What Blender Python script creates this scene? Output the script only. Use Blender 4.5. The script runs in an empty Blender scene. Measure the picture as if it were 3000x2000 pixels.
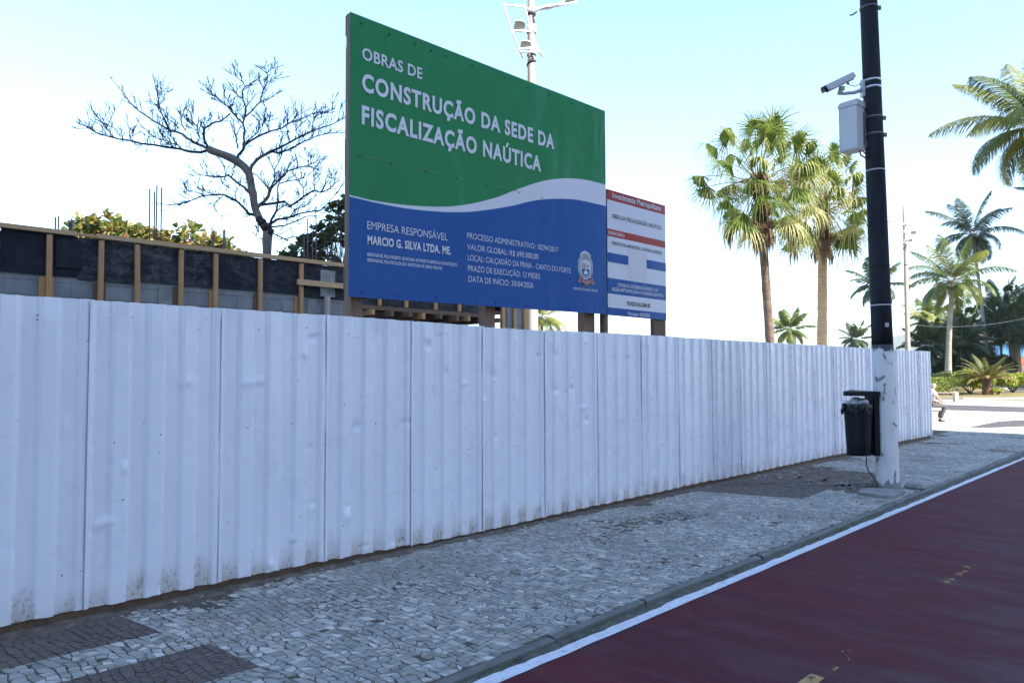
import bpy, bmesh, math, random
from mathutils import Vector, Matrix, noise

scene = bpy.context.scene
COL = scene.collection
R = math.radians
PI = math.pi

# ------------------------------------------------------------------ camera
cam_d = bpy.data.cameras.new('camera')
cam_d.sensor_width = 36.0
cam_d.lens = 2198.8 / 3000 * 36.0
cam_d.clip_end = 8000
cam_d.clip_start = 0.05
cam = bpy.data.objects.new('camera', cam_d)
COL.objects.link(cam)
yaw, pitch, roll = .7693, .0438, -.003
fw = Vector((-math.sin(yaw) * math.cos(pitch), math.cos(yaw) * math.cos(pitch), math.sin(pitch)))
rt = Vector((math.cos(yaw), math.sin(yaw), 0))
up = rt.cross(fw)
rt2 = rt * math.cos(roll) + up * math.sin(roll)
up2 = up * math.cos(roll) - rt * math.sin(roll)
M = Matrix((rt2, up2, -fw)).transposed().to_4x4()
M.translation = Vector((0, 0, 1.72))
cam.matrix_world = M
scene.camera = cam

# ------------------------------------------------------------------ light
SUN_ELEV, SUN_AZ = R(38), R(0)          # sun straight across the street (+X)
w = bpy.data.worlds.new('World')
scene.world = w
w.use_nodes = True
wn = w.node_tree
for n in list(wn.nodes):
    wn.nodes.remove(n)
sky = wn.nodes.new('ShaderNodeTexSky')
sky.sky_type = 'NISHITA'
sky.sun_disc = False
sky.sun_elevation = SUN_ELEV
sky.sun_rotation = R(90)
sky.altitude = 0
sky.air_density = 1.0
sky.dust_density = 0.5
sky.ozone_density = 4.0
bg = wn.nodes.new('ShaderNodeBackground')
bg.inputs['Strength'].default_value = 0.15
wo = wn.nodes.new('ShaderNodeOutputWorld')
wn.links.new(sky.outputs[0], bg.inputs[0])
wn.links.new(bg.outputs[0], wo.inputs[0])

sl = bpy.data.lights.new('sun', 'SUN')
sl.energy = 5.0
sl.angle = R(0.5)
sl.color = (1.0, 0.93, 0.82)
so = bpy.data.objects.new('sun', sl)
COL.objects.link(so)
sd = Vector((math.cos(SUN_ELEV), 0, math.sin(SUN_ELEV)))
so.rotation_euler = sd.to_track_quat('Z', 'Y').to_euler()
so.location = sd * 100

scene.view_settings.view_transform = 'Standard'
scene.view_settings.look = 'None'
scene.view_settings.exposure = 1.82
scene.view_settings.gamma = 1.0
scene.render.engine = 'CYCLES'
scene.cycles.max_bounces = 6
scene.cycles.transparent_max_bounces = 8
scene.cycles.volume_bounces = 0


# ------------------------------------------------------------------ helpers
def rise(y):
    return 0.0185 * min(max(0.0, y - 23.8), 45.0)


class MB:
    """collects faces, links them as one mesh object"""

    def __init__(self):
        self.v, self.f, self.m, self.s = [], [], [], []
        self.attr = None

    def face(self, pts, mat=0, smooth=False):
        n = len(self.v)
        self.v.extend([tuple(p) for p in pts])
        self.f.append(tuple(range(n, n + len(pts))))
        self.m.append(mat)
        self.s.append(smooth)

    def box(self, lo, hi, mat=0, rot=None, piv=None):
        (x0, y0, z0), (x1, y1, z1) = lo, hi
        p = [Vector(q) for q in ((x0, y0, z0), (x1, y0, z0), (x1, y1, z0), (x0, y1, z0),
                                 (x0, y0, z1), (x1, y0, z1), (x1, y1, z1), (x0, y1, z1))]
        if rot is not None:
            c = Vector(piv) if piv is not None else sum(p, Vector()) / 8
            p = [rot @ (q - c) + c for q in p]
        n = len(self.v)
        self.v.extend([tuple(q) for q in p])
        for q in ((0, 3, 2, 1), (4, 5, 6, 7), (0, 1, 5, 4), (1, 2, 6, 5), (2, 3, 7, 6), (3, 0, 4, 7)):
            self.f.append(tuple(n + i for i in q))
            self.m.append(mat)
            self.s.append(False)

    def bar(self, a, b, wx, wy, mat=0, upv=(0, 0, 1)):
        a, b = Vector(a), Vector(b)
        d = (b - a).normalized()
        u = Vector(upv)
        if abs(d.dot(u)) > .95:
            u = Vector((0, 1, 0))
        s = d.cross(u).normalized()
        u = s.cross(d).normalized()
        n = len(self.v)
        for q in (a, b):
            for i, j in ((-1, -1), (1, -1), (1, 1), (-1, 1)):
                self.v.append(tuple(q + s * (i * wx / 2) + u * (j * wy / 2)))
        for q in ((0, 1, 2, 3), (7, 6, 5, 4), (0, 4, 5, 1), (1, 5, 6, 2), (2, 6, 7, 3), (3, 7, 4, 0)):
            self.f.append(tuple(n + i for i in q))
            self.m.append(mat)
            self.s.append(False)

    def tube(self, pts, rad, n=6, mat=0, caps=True, smooth=True):
        pts = [Vector(p) for p in pts]
        if not hasattr(rad, '__len__'):
            rad = [rad] * len(pts)
        base = len(self.v)
        prev = None
        for i, p in enumerate(pts):
            if i == 0:
                d = pts[1] - p
            elif i == len(pts) - 1:
                d = p - pts[i - 1]
            else:
                d = pts[i + 1] - pts[i - 1]
            if d.length < 1e-9:
                d = Vector((0, 0, 1))
            d.normalize()
            if prev is None:
                a = Vector((1, 0, 0)) if abs(d.x) < .9 else Vector((0, 1, 0))
                u = d.cross(a).normalized()
            else:
                u = (prev - d * prev.dot(d))
                u = u.normalized() if u.length > 1e-6 else d.orthogonal().normalized()
            prev = u
            t = d.cross(u)
            for k in range(n):
                a = 2 * PI * k / n
                self.v.append(tuple(p + (u * math.cos(a) + t * math.sin(a)) * rad[i]))
        for i in range(len(pts) - 1):
            for k in range(n):
                k2 = (k + 1) % n
                self.f.append((base + i * n + k, base + i * n + k2, base + (i + 1) * n + k2, base + (i + 1) * n + k))
                self.m.append(mat)
                self.s.append(smooth)
        if caps:
            self.f.append(tuple(base + k for k in reversed(range(n))))
            self.m.append(mat)
            self.s.append(False)
            e = base + (len(pts) - 1) * n
            self.f.append(tuple(e + k for k in range(n)))
            self.m.append(mat)
            self.s.append(False)

    def lathe(self, prof, c=(0, 0, 0), n=24, mat=0, sx=1.0, sy=1.0, smooth=True, close=True):
        base = len(self.v)
        for r, z in prof:
            for k in range(n):
                a = 2 * PI * k / n
                self.v.append((c[0] + r * sx * math.cos(a), c[1] + r * sy * math.sin(a), c[2] + z))
        for i in range(len(prof) - 1):
            for k in range(n):
                k2 = (k + 1) % n
                self.f.append((base + i * n + k, base + i * n + k2, base + (i + 1) * n + k2, base + (i + 1) * n + k))
                self.m.append(mat)
                self.s.append(smooth)
        if close:
            self.f.append(tuple(base + k for k in reversed(range(n))))
            self.m.append(mat)
            self.s.append(False)
            e = base + (len(prof) - 1) * n
            self.f.append(tuple(e + k for k in range(n)))
            self.m.append(mat)
            self.s.append(False)

    def prism(self, poly, d, mat=0):
        """poly: list of 3-D points (planar), d: extrusion vector"""
        d = Vector(d)
        a = [Vector(p) for p in poly]
        b = [p + d for p in a]
        self.face(list(reversed(a)), mat)
        self.face(b, mat)
        for i in range(len(a)):
            j = (i + 1) % len(a)
            self.face([a[i], a[j], b[j], b[i]], mat)

    def blob(self, c, r, n=10, m=6, mat=0, jit=0.0, rng=None, sc=(1, 1, 1)):
        base = len(self.v)
        c = Vector(c)
        for i in range(m + 1):
            th = PI * i / m
            for k in range(n):
                a = 2 * PI * k / n
                rr = r * (1 + (rng.uniform(-jit, jit) if rng and 0 < i < m else 0))
                self.v.append((c.x + rr * sc[0] * math.sin(th) * math.cos(a), c.y + rr * sc[1] * math.sin(th) * math.sin(a),
                               c.z + rr * sc[2] * math.cos(th)))
        for i in range(m):
            for k in range(n):
                k2 = (k + 1) % n
                self.f.append((base + i * n + k, base + (i + 1) * n + k, base + (i + 1) * n + k2, base + i * n + k2))
                self.m.append(mat)
                self.s.append(True)

    def build(self, name, mats, parent=None, sub=None):
        me = bpy.data.meshes.new(name)
        v = self.v
        if sub is not None:
            sx, sy, sz = sub
            v = [(a - sx, b - sy, c - sz) for a, b, c in v]
        me.from_pydata(v, [], self.f)
        if not isinstance(mats, (list, tuple)):
            mats = [mats]
        for m in mats:
            me.materials.append(m)
        me.polygons.foreach_set('material_index', self.m)
        me.polygons.foreach_set('use_smooth', self.s)
        if self.attr is not None:
            at = me.attributes.new('pan', 'FLOAT', 'POINT')
            at.data.foreach_set('value', self.attr)
        me.update()
        o = bpy.data.objects.new(name, me)
        COL.objects.link(o)
        if parent is not None:
            o.parent = parent
        return o


def tag(o, label=None, cat=None, group=None, kind=None):
    if label:
        o['label'] = label
    if cat:
        o['category'] = cat
    if group:
        o['group'] = group
    if kind:
        o['kind'] = kind
    return o


def thing(name, label, cat, loc=(0, 0, 0), rz=0.0, group=None):
    o = bpy.data.objects.new(name, None)
    COL.objects.link(o)
    o.location = loc
    o.rotation_euler = (0, 0, rz)
    o.empty_display_size = .2
    return tag(o, label, cat, group)


def dup(root, loc, rz=0.0, scale=1.0, label=None):
    r = root.copy()
    COL.objects.link(r)
    r.location = loc
    r.rotation_euler = (0, 0, rz)
    r.scale = (scale,) * 3
    if label:
        r['label'] = label
    for ch in list(root.children):
        c = ch.copy()
        COL.objects.link(c)
        c.parent = r
        for g in ch.children:
            d = g.copy()
            COL.objects.link(d)
            d.parent = c
    return r


# ------------------------------------------------------------------ materials
class NT:
    def __init__(self, name):
        self.mat = bpy.data.materials.new(name)
        self.mat.use_nodes = True
        self.t = self.mat.node_tree
        self.b = self.t.nodes['Principled BSDF']
        self.out = self.t.nodes['Material Output']
        self.tc = self.t.nodes.new('ShaderNodeTexCoord')

    def n(self, kind, **kw):
        x = self.t.nodes.new(kind)
        for k, v in kw.items():
            if k.startswith('i_'):
                x.inputs[k[2:].replace('_', ' ')].default_value = v
            else:
                setattr(x, k, v)
        return x

    def l(self, a, b):
        self.t.links.new(a, b)
        return b

    def mapped(self, scale=(1, 1, 1), loc=(0, 0, 0), coord='Object'):
        m = self.n('ShaderNodeMapping')
        m.inputs['Scale'].default_value = scale
        m.inputs['Location'].default_value = loc
        self.l(self.tc.outputs[coord], m.inputs[0])
        return m.outputs[0]

    def noise(self, scale, detail=4, rough=.55, vec=None, dist=0.0):
        x = self.n('ShaderNodeTexNoise')
        x.inputs['Scale'].default_value = scale
        x.inputs['Detail'].default_value = detail
        x.inputs['Roughness'].default_value = rough
        x.inputs['Distortion'].default_value = dist
        self.l(vec if vec is not None else self.tc.outputs['Object'], x.inputs['Vector'])
        return x.outputs[0]

    def ramp(self, fac, stops):
        x = self.n('ShaderNodeValToRGB')
        cr = x.color_ramp
        while len(cr.elements) < len(stops):
            cr.elements.new(.5)
        for e, (p, c) in zip(cr.elements, stops):
            e.position = p
            if not hasattr(c, '__len__'):
                c = (c, c, c)
            e.color = (*c[:3], 1)
        self.l(fac, x.inputs[0])
        return x.outputs[0]

    def mix(self, fac, a, b, mode='MIX'):
        x = self.n('ShaderNodeMix', data_type='RGBA', blend_type=mode)
        for s, v in ((0, fac), (6, a), (7, b)):
            if hasattr(v, 'links'):
                self.l(v, x.inputs[s])
            elif s == 0:
                x.inputs[0].default_value = v
            else:
                x.inputs[s].default_value = (*v[:3], 1)
        return x.outputs[2]

    def math(self, op, a, b=None, c=None):
        x = self.n('ShaderNodeMath', operation=op)
        for i, v in enumerate((a, b, c)):
            if v is None:
                continue
            if hasattr(v, 'links'):
                self.l(v, x.inputs[i])
            else:
                x.inputs[i].default_value = v
        return x.outputs[0]

    def smooth(self, v, lo, hi):
        x = self.n('ShaderNodeMapRange', interpolation_type='SMOOTHSTEP')
        self.l(v, x.inputs[0])
        x.inputs[1].default_value = lo
        x.inputs[2].default_value = hi
        return x.outputs[0]

    def sep(self, v):
        x = self.n('ShaderNodeSeparateXYZ')
        self.l(v, x.inputs[0])
        return x.outputs

    def bump(self, h, strength=.3, dist=.01):
        x = self.n('ShaderNodeBump')
        x.inputs['Strength'].default_value = strength
        x.inputs['Distance'].default_value = dist
        self.l(h, x.inputs['Height'])
        self.l(x.outputs[0], self.b.inputs['Normal'])

    def done(self, base=None, rough=None, metal=None, spec=None):
        for k, v in (('Base Color', base), ('Roughness', rough), ('Metallic', metal), ('Specular IOR Level', spec)):
            if v is None:
                continue
            if hasattr(v, 'links'):
                self.l(v, self.b.inputs[k])
            elif k == 'Base Color':
                self.b.inputs[k].default_value = (*v[:3], 1)
            else:
                self.b.inputs[k].default_value = v
        return self.mat


def plain(name, ca, cb=None, scale=6, rough=.6, metal=0.0, bump=0.0, bscale=None, spec=.5, stretch=(1, 1, 1), dist=.005):
    n = NT(name)
    cb = cb or tuple(c * .75 for c in ca)
    v = n.mapped(stretch)
    f = n.noise(scale, 5, .6, v)
    c = n.ramp(f, [(.3, ca), (.7, cb)])
    if bump:
        n.bump(n.noise(bscale or scale * 4, 4, .6, v), bump, dist)
    return n.done(c, rough, metal, spec)


def leafmat(name, ca, cb, trans=.3, rough=.45):
    n = NT(name)
    f = n.noise(1.7, 3, .6)
    c = n.ramp(f, [(.32, ca), (.68, cb)])
    n.done(c, rough, 0, .4)
    tr = n.n('ShaderNodeBsdfTranslucent')
    n.l(n.mix(.5, c, (.30, .34, .04)), tr.inputs[0])
    mx = n.n('ShaderNodeMixShader')
    mx.inputs[0].default_value = trans
    n.l(n.b.outputs[0], mx.inputs[1])
    n.l(tr.outputs[0], mx.inputs[2])
    n.l(mx.outputs[0], n.out.inputs[0])
    return n.mat


def make_fence_mat():
    n = NT('white_sheet_paint')
    x, y, z = n.sep(n.tc.outputs['Object'])
    at = n.n('ShaderNodeAttribute', attribute_name='pan')
    pan = at.outputs['Fac']
    big = n.noise(1.3, 3, .5)
    base = n.ramp(big, [(.3, (.75, .755, .82)), (.7, (.79, .79, .845))])
    oi = n.n('ShaderNodeObjectInfo')
    base = n.mix(n.math('MULTIPLY', oi.outputs['Random'], .22), base, (.66, .68, .77))
    # vertical water streaks
    st = n.noise(14, 4, .6, n.mapped((1, 1, .06)))
    base = n.mix(n.math('MULTIPLY', n.smooth(st, .58, .8), .14), base, (.56, .55, .53))
    # splashed dirt above the bottom edge, in the pans
    spk = n.noise(42, 5, .75, n.mapped((1, 1, .55)))
    lump = n.noise(4.5, 3, .6, n.mapped((1, 1, .5)))
    hgt = n.math('ADD', z, n.math('MULTIPLY', n.math('SUBTRACT', lump, .5), -.42))
    low = n.math('SUBTRACT', 1.0, n.smooth(hgt, .0, .30))
    low = n.math('MULTIPLY', low, n.math('ADD', .22, n.math('MULTIPLY', pan, .78)))
    haze = n.math('MULTIPLY', low, .75)
    base = n.mix(haze, base, (.47, .42, .37))
    thr = n.math('MULTIPLY', n.math('MULTIPLY', low, n.smooth(spk, .52, .62)), .8)
    base = n.mix(thr, base, (.16, .12, .085))
    # few rust pocks
    vor = n.n('ShaderNodeTexVoronoi', feature='F1')
    vor.inputs['Scale'].default_value = 6.5
    n.l(n.tc.outputs['Object'], vor.inputs['Vector'])
    dots = n.math('LESS_THAN', vor.outputs['Distance'], .012)
    base = n.mix(dots, base, (.08, .06, .06))
    scr = n.noise(30, 2, .5, n.mapped((1, .35, 3.0)))
    base = n.mix(n.math('MULTIPLY', n.smooth(scr, .70, .78), .2), base, (.45, .44, .43))
    n.bump(n.noise(5.5, 3, .55, n.mapped((1, 1, .6))), .06, .03)
    return n.done(base, n.ramp(n.noise(3, 3), [(.3, .22), (.7, .38)]), 0, .45)


def make_mosaic(name, stone_a, stone_b, joint, scale=15.0, jw=.075, dirt=.5, sandy=False):
    n = NT(name)
    base = n.mapped((1, 1, 0))
    nz = n.n('ShaderNodeTexNoise')
    nz.inputs['Scale'].default_value = 9
    n.l(base, nz.inputs['Vector'])
    wob = n.n('ShaderNodeVectorMath', operation='MULTIPLY_ADD')
    n.l(nz.outputs['Color'], wob.inputs[0])
    wob.inputs[1].default_value = (.09, .09, 0)
    n.l(base, wob.inputs[2])
    v = wob.outputs[0]
    vs = n.n('ShaderNodeMapping')
    vs.inputs['Scale'].default_value = (1.0, .78, 1)
    n.l(v, vs.inputs[0])
    d = n.n('ShaderNodeTexVoronoi', feature='DISTANCE_TO_EDGE', voronoi_dimensions='2D')
    c = n.n('ShaderNodeTexVoronoi', feature='F1', voronoi_dimensions='2D')
    for q in (d, c):
        q.inputs['Scale'].default_value = scale
        q.inputs['Randomness'].default_value = .85
        n.l(vs.outputs[0], q.inputs['Vector'])
    jit = n.sep(c.outputs['Color'])
    stone = n.mix(jit[0], stone_a, stone_b)
    stone = n.mix(n.math('MULTIPLY', n.smooth(jit[1], .72, .95), .5), stone, tuple(min(1, q * 1.4) for q in stone_a))
    dn = n.noise(.75, 4, .6)
    stone = n.mix(n.math('MULTIPLY', n.smooth(dn, .45, .68), dirt), stone, tuple(q * .55 for q in stone_b))
    grain = n.noise(160, 2)
    stone = n.mix(.18, stone, grain, 'OVERLAY')
    fac = n.smooth(n.math('SUBTRACT', d.outputs['Distance'], n.math('MULTIPLY', n.noise(18, 3), .10)), jw * .35, jw)
    col = n.mix(fac, joint, stone)
    if sandy:       # sand lies between the stones along the fence and in worn places
        xw = n.sep(n.tc.outputs['Object'])[0]
        near = n.math('MULTIPLY', n.math('SUBTRACT', 1.0, n.smooth(xw, -5.95, -4.9)), n.math('GREATER_THAN', xw, -7.0))
        sand = n.smooth(n.math('ADD', n.noise(2.6, 6, .65), n.math('MULTIPLY', near, .30)), .60, .80)
        sand = n.math('MULTIPLY', sand, n.math('SUBTRACT', 1.0, n.math('MULTIPLY', n.smooth(d.outputs['Distance'], .10, .30), .55)))
        col = n.mix(n.math('MULTIPLY', sand, .85), col, (.20, .165, .13))
    hh = n.math('ADD', n.math('MULTIPLY', n.smooth(d.outputs['Distance'], .0, .16), 1.0), n.math('MULTIPLY', jit[2], .35))
    n.bump(n.math('ADD', hh, n.math('MULTIPLY', n.noise(60, 3), .25)), .7, .012)
    return n.done(col, n.ramp(jit[0], [(0, .45), (1, .75)]), 0, .4)


def make_path():
    n = NT('red_path_paint')
    big = n.noise(1.1, 5, .6, n.mapped((.45, 1.5, 1)), .8)
    col = n.ramp(big, [(.36, (.080, .016, .021)), (.58, (.108, .024, .029))])
    worn = n.smooth(n.noise(1.0, 7, .68, n.mapped((.55, 1.5, 1), (3.1, 7.7, 0)), .9), .45, .66)
    xx = n.sep(n.tc.outputs['Object'])[0]
    worn = n.math('MULTIPLY', worn, n.math('ADD', .25, n.math('MULTIPLY', n.smooth(xx, -2.9, -1.3), .55)))
    col = n.mix(n.math('MULTIPLY', worn, .75), col, (.092, .058, .070))
    dust = n.smooth(n.noise(2.6, 7, .68, n.mapped((.6, 1.1, 1), (9, 4, 0)), .6), .46, .70)
    col = n.mix(n.math('MULTIPLY', dust, .30), col, (.120, .070, .074))
    st = n.noise(2.2, 5, .6, n.mapped((.22, 2.6, 1), (.3, 0, 0)), .5)
    col = n.mix(n.math('MULTIPLY', n.smooth(st, .50, .70), .35), col, (.050, .010, .017))
    sp = n.noise(210, 2, .6)
    col = n.mix(n.math('MULTIPLY', n.smooth(sp, .62, .76), n.math('ADD', .10, n.math('MULTIPLY', worn, .8))), col, (.20, .18, .22))
    vo = n.n('ShaderNodeTexVoronoi', feature='F1', voronoi_dimensions='2D')
    vo.inputs['Scale'].default_value = 7
    n.l(n.tc.outputs['Object'], vo.inputs['Vector'])
    col = n.mix(n.math('LESS_THAN', vo.outputs['Distance'], .010), col, (.30, .28, .30))
    n.bump(n.math('ADD', n.noise(130, 4, .7), n.math('MULTIPLY', n.noise(420, 2, .5), .6)), .9, .006)
    return n.done(col, n.ramp(big, [(.3, .65), (.7, .85)]), 0, .12)


def make_sign(name, c, bumpy=.5):
    n = NT(name)
    f = n.noise(1.4, 3, .5)
    col = n.mix(n.math('MULTIPLY', f, .25), c, tuple(min(1, q * 1.2 + .004) for q in c))
    h = n.math('ADD', n.noise(1.3, 2, .4, n.mapped((1, 1, .5)), .6), n.math('MULTIPLY', n.noise(4.0, 2, .4), .12))
    n.bump(h, bumpy, .14)
    return n.done(col, .36, 0, .17)


def make_block():
    n = NT('grey_concrete_block')
    y = n.sep(n.tc.outputs['Object'])
    cb = n.n('ShaderNodeCombineXYZ')
    n.l(y[1], cb.inputs[0])
    n.l(y[2], cb.inputs[1])
    bt = n.n('ShaderNodeTexBrick')
    n.l(cb.outputs[0], bt.inputs['Vector'])
    bt.inputs['Scale'].default_value = 1.0
    bt.inputs['Mortar Size'].default_value = .006
    bt.inputs['Mortar Smooth'].default_value = .3
    bt.inputs['Brick Width'].default_value = .40
    bt.inputs['Row Height'].default_value = .20
    bt.inputs['Color1'].default_value = (.20, .21, .22, 1)
    bt.inputs['Color2'].default_value = (.27, .275, .28, 1)
    bt.inputs['Mortar'].default_value = (.12, .12, .12, 1)
    col = n.mix(.35, bt.outputs['Color'], n.ramp(n.noise(3, 5), [(.3, (.10, .11, .12)), (.7, (.35, .35, .35))]))
    n.bump(n.math('ADD', n.math('MULTIPLY', bt.outputs['Fac'], -1.0), n.math('MULTIPLY', n.noise(90, 3), .3)), .6, .008)
    return n.done(col, .9, 0, .2)


def make_form(name, clean=.5):
    n = NT(name)
    f = n.noise(2.2, 6, .65)
    col = n.ramp(f, [(.3, (.008, .009, .014)), (.7, (.020, .023, .032))])
    v = n.noise(7, 8, .78, n.mapped((1, .8, 1.7)), .35)
    big = n.smooth(n.noise(1.6, 3, .6), .30, .62)
    col = n.mix(n.math('MULTIPLY', n.math('MULTIPLY', n.smooth(v, .36, .74), big), clean), col, (.15, .15, .15))
    v2 = n.noise(24, 5, .7, n.mapped((1, .5, 1.6)))
    col = n.mix(n.math('MULTIPLY', n.smooth(v2, .58, .72), clean * .6), col, (.22, .22, .21))
    st = n.noise(5, 4, .6, n.mapped((1, 1, .12)))
    col = n.mix(n.math('MULTIPLY', n.smooth(st, .55, .75), clean * .5), col, (.14, .14, .14))
    n.bump(v, .12, .006)
    return n.done(col, .65, 0, .15)


def make_wood(name, a, b, axis=2):
    n = NT(name)
    sc = [9, 9, 9]
    sc[axis] = .8
    g = n.noise(3.0, 6, .6, n.mapped(tuple(sc)), 1.2)
    col = n.ramp(g, [(.3, a), (.65, b)])
    k = n.noise(1.7, 3, .5)
    col = n.mix(n.math('MULTIPLY', n.smooth(k, .6, .75), .4), col, tuple(q * .35 for q in a))
    n.bump(g, .3, .004)
    return n.done(col, .75, 0, .25)


def make_pole_dark():
    n = NT('dark_painted_concrete')
    st = n.noise(4, 5, .6, n.mapped((1, 1, .15)))
    col = n.ramp(st, [(.35, (.010, .011, .015)), (.7, (.030, .031, .038))])
    sp = n.noise(26, 3, .6)
    col = n.mix(n.math('MULTIPLY', n.smooth(sp, .66, .74), .5), col, (.18, .18, .19))
    n.bump(n.noise(60, 4), .25, .004)
    return n.done(col, .75, 0, .15)


def make_pole_white():
    n = NT('peeling_white_paint')
    z = n.sep(n.tc.outputs['Object'])[2]
    f = n.noise(6, 4, .55, n.mapped((1, 1, .6)), .6)
    col = n.ramp(n.noise(3, 4), [(.3, (.62, .60, .61)), (.7, (.70, .69, .69))])
    wear = n.math('ADD', f, n.math('MULTIPLY', n.math('SUBTRACT', 1.0, n.smooth(z, .0, .22)), .24))
    pe = n.smooth(wear, .605, .62)
    col = n.mix(pe, col, (.24, .235, .23))
    ed = n.smooth(n.math('SUBTRACT', n.math('ADD', z, n.math('MULTIPLY', n.noise(16, 5, .65, n.mapped((1, 1, .35))), .30)), 2.1), .10, .14)
    col = n.mix(ed, col, (.045, .048, .06))
    st = n.noise(12, 3, .5, n.mapped((1, 1, .15)))
    col = n.mix(n.math('MULTIPLY', n.smooth(st, .55, .75), .25), col, (.40, .36, .33))
    n.bump(n.math('ADD', n.math('MULTIPLY', pe, -.5), n.math('MULTIPLY', n.noise(40, 3), .3)), .5, .005)
    return n.done(col, .7, 0, .3)


def make_line():
    n = NT('worn_white_line_paint')
    f = n.noise(14, 5, .65)
    col = n.ramp(f, [(.3, (.48, .49, .52)), (.55, (.62, .63, .66))])
    col = n.mix(n.smooth(n.noise(22, 5, .7), .59, .68), col, (.22, .19, .20))
    return n.done(col, .6, 0, .4)


def make_trunk(name, a, b, ring=7.0):
    n = NT(name)
    z = n.sep(n.tc.outputs['Object'])[2]
    zz = n.math('ADD', n.math('MULTIPLY', z, ring), n.math('MULTIPLY', n.noise(3, 3), 1.3))
    rg = n.math('FRACT', zz)
    f = n.noise(4, 5, .65)
    col = n.ramp(f, [(.3, a), (.7, b)])
    col = n.mix(n.math('MULTIPLY', n.smooth(rg, .78, .95), .5), col, tuple(q * .45 for q in a))
    n.bump(n.math('ADD', rg, n.noise(25, 4)), .6, .03)
    return n.done(col, .85, 0, .2)


def make_ground(name, a, b, c, s=3.0):
    n = NT(name)
    col = n.ramp(n.noise(s, 8, .65), [(.3, a), (.55, b), (.75, c)])
    n.bump(n.noise(s * 12, 6, .7), .8, .02)
    return n.done(col, .95, 0, .15)


def make_grime(name):
    return make_ground(name, (.075, .058, .045), (.18, .14, .11), (.28, .225, .175), 7)


MAT = {}
MAT['fence'] = make_fence_mat()
MAT['hole'] = plain('rust_black', (.01, .008, .01), (.05, .025, .02), 30, .8)
MAT['mosaic'] = make_mosaic('sunlit_white_mosaic', (.66, .63, .56), (.50, .48, .42), (.22, .19, .15), 20.0, .062, .2)  # whitened plaza stone, glare of full sun put into its colour
MAT['mosaic_dark'] = make_mosaic('dark_mosaic_stone', (.105, .078, .076), (.075, .062, .062), (.085, .07, .06), 18, .05, .3)


def make_stone(name, stops, dirt):
    n = NT(name)
    g = n.n('ShaderNodeNewGeometry')
    rnd = g.outputs['Random Per Island']
    col = n.ramp(rnd, stops)
    big = n.noise(.8, 5, .6)
    col = n.mix(n.math('MULTIPLY', n.smooth(big, .42, .66), .55), col, dirt)
    col = n.mix(.22, col, n.noise(90, 4, .7), 'OVERLAY')
    sp = n.noise(7, 5, .7)
    col = n.mix(n.math('MULTIPLY', n.smooth(sp, .58, .72), .45), col, tuple(q * .7 for q in dirt))
    n.bump(n.noise(120, 3, .6), .35, .003)
    return n.done(col, n.ramp(rnd, [(0, .45), (1, .8)]), 0, .35)


MAT['stone_light'] = make_stone('pale_paving_stone', [(0, (.17, .172, .15)), (.2, (.26, .255, .22)), (.45, (.35, .338, .30)), (.62, (.29, .30, .275)), (.8, (.44, .415, .37)), (.93, (.55, .52, .47)), (1, (.30, .245, .18))], (.19, .197, .165))
MAT['stone_dark'] = make_stone('dark_paving_stone', [(0, (.075, .060, .056)), (.4, (.105, .080, .070)), (.7, (.125, .092, .080)), (1, (.092, .076, .070))], (.125, .100, .078))
MAT['joint'] = make_ground('sandy_joint', (.08, .067, .054), (.125, .106, .085), (.18, .152, .122), 5)
MAT['path'] = make_path()
MAT['line'] = make_line()
MAT['kerb'] = plain('kerb_concrete', (.17, .168, .155), (.095, .10, .088), 5, .85, 0, .5, 40)
MAT['dirt'] = make_grime('sandy_dirt')
MAT['gutter'] = make_ground('gutter_dirt', (.06, .06, .05), (.15, .14, .12), (.26, .24, .21), 9)


def make_yellow():
    n = NT('worn_yellow_paint')
    y = n.sep(n.tc.outputs['Object'])[1]
    f = n.math('SUBTRACT', n.noise(9, 6, .7, n.mapped((1, .8, 1), (1.3, .2, 0)), .4), n.math('MULTIPLY', n.smooth(y, 4.35, 4.55), .17))
    n.done(n.ramp(n.noise(20, 3), [(.3, (.44, .31, .12)), (.7, (.30, .20, .09))]), .8, 0, .15)
    tr = n.n('ShaderNodeBsdfTransparent')
    mx = n.n('ShaderNodeMixShader')
    n.l(n.smooth(f, .36, .46), mx.inputs[0])
    n.l(tr.outputs[0], mx.inputs[1])
    n.l(n.b.outputs[0], mx.inputs[2])
    n.l(mx.outputs[0], n.out.inputs[0])
    return n.mat


MAT['yellow'] = make_yellow()
MAT['sand'] = make_ground('park_ground', (.14, .12, .08), (.19, .16, .11), (.25, .22, .16), .6)
MAT['lawn'] = make_ground('dry_lawn', (.12, .11, .04), (.20, .16, .08), (.28, .21, .13), 2.5)
MAT['green'] = make_sign('green_sign_print', (.003, .185, .052), .7)
MAT['blue'] = make_sign('blue_sign_print', (.001, .068, .27), .3)
MAT['signwhite'] = make_sign('white_sign_print', (.60, .60, .66), .2)
MAT['signred'] = make_sign('red_sign_print', (.35, .028, .018), .2)
MAT['letter'] = plain('white_lettering', (.60, .60, .66), (.58, .58, .64), 2, .35)
MAT['black_letter'] = plain('black_lettering', (.012, .012, .014), (.01, .01, .012), 2, .4)
MAT['patchgrey'] = plain('greyed_sticker', (.55, .54, .59), (.53, .52, .57), 2, .5)
MAT['crestgreen'] = plain('crest_green', (.02, .16, .05), (.03, .2, .07), 8, .4)
MAT['crestred'] = plain('crest_red', (.33, .02, .02), (.25, .015, .02), 8, .4)
MAT['crestgrey'] = plain('crest_grey', (.33, .33, .36), (.28, .28, .31), 8, .4)
MAT['post'] = make_wood('brown_post_wood', (.19, .115, .085), (.25, .155, .115))
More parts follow.
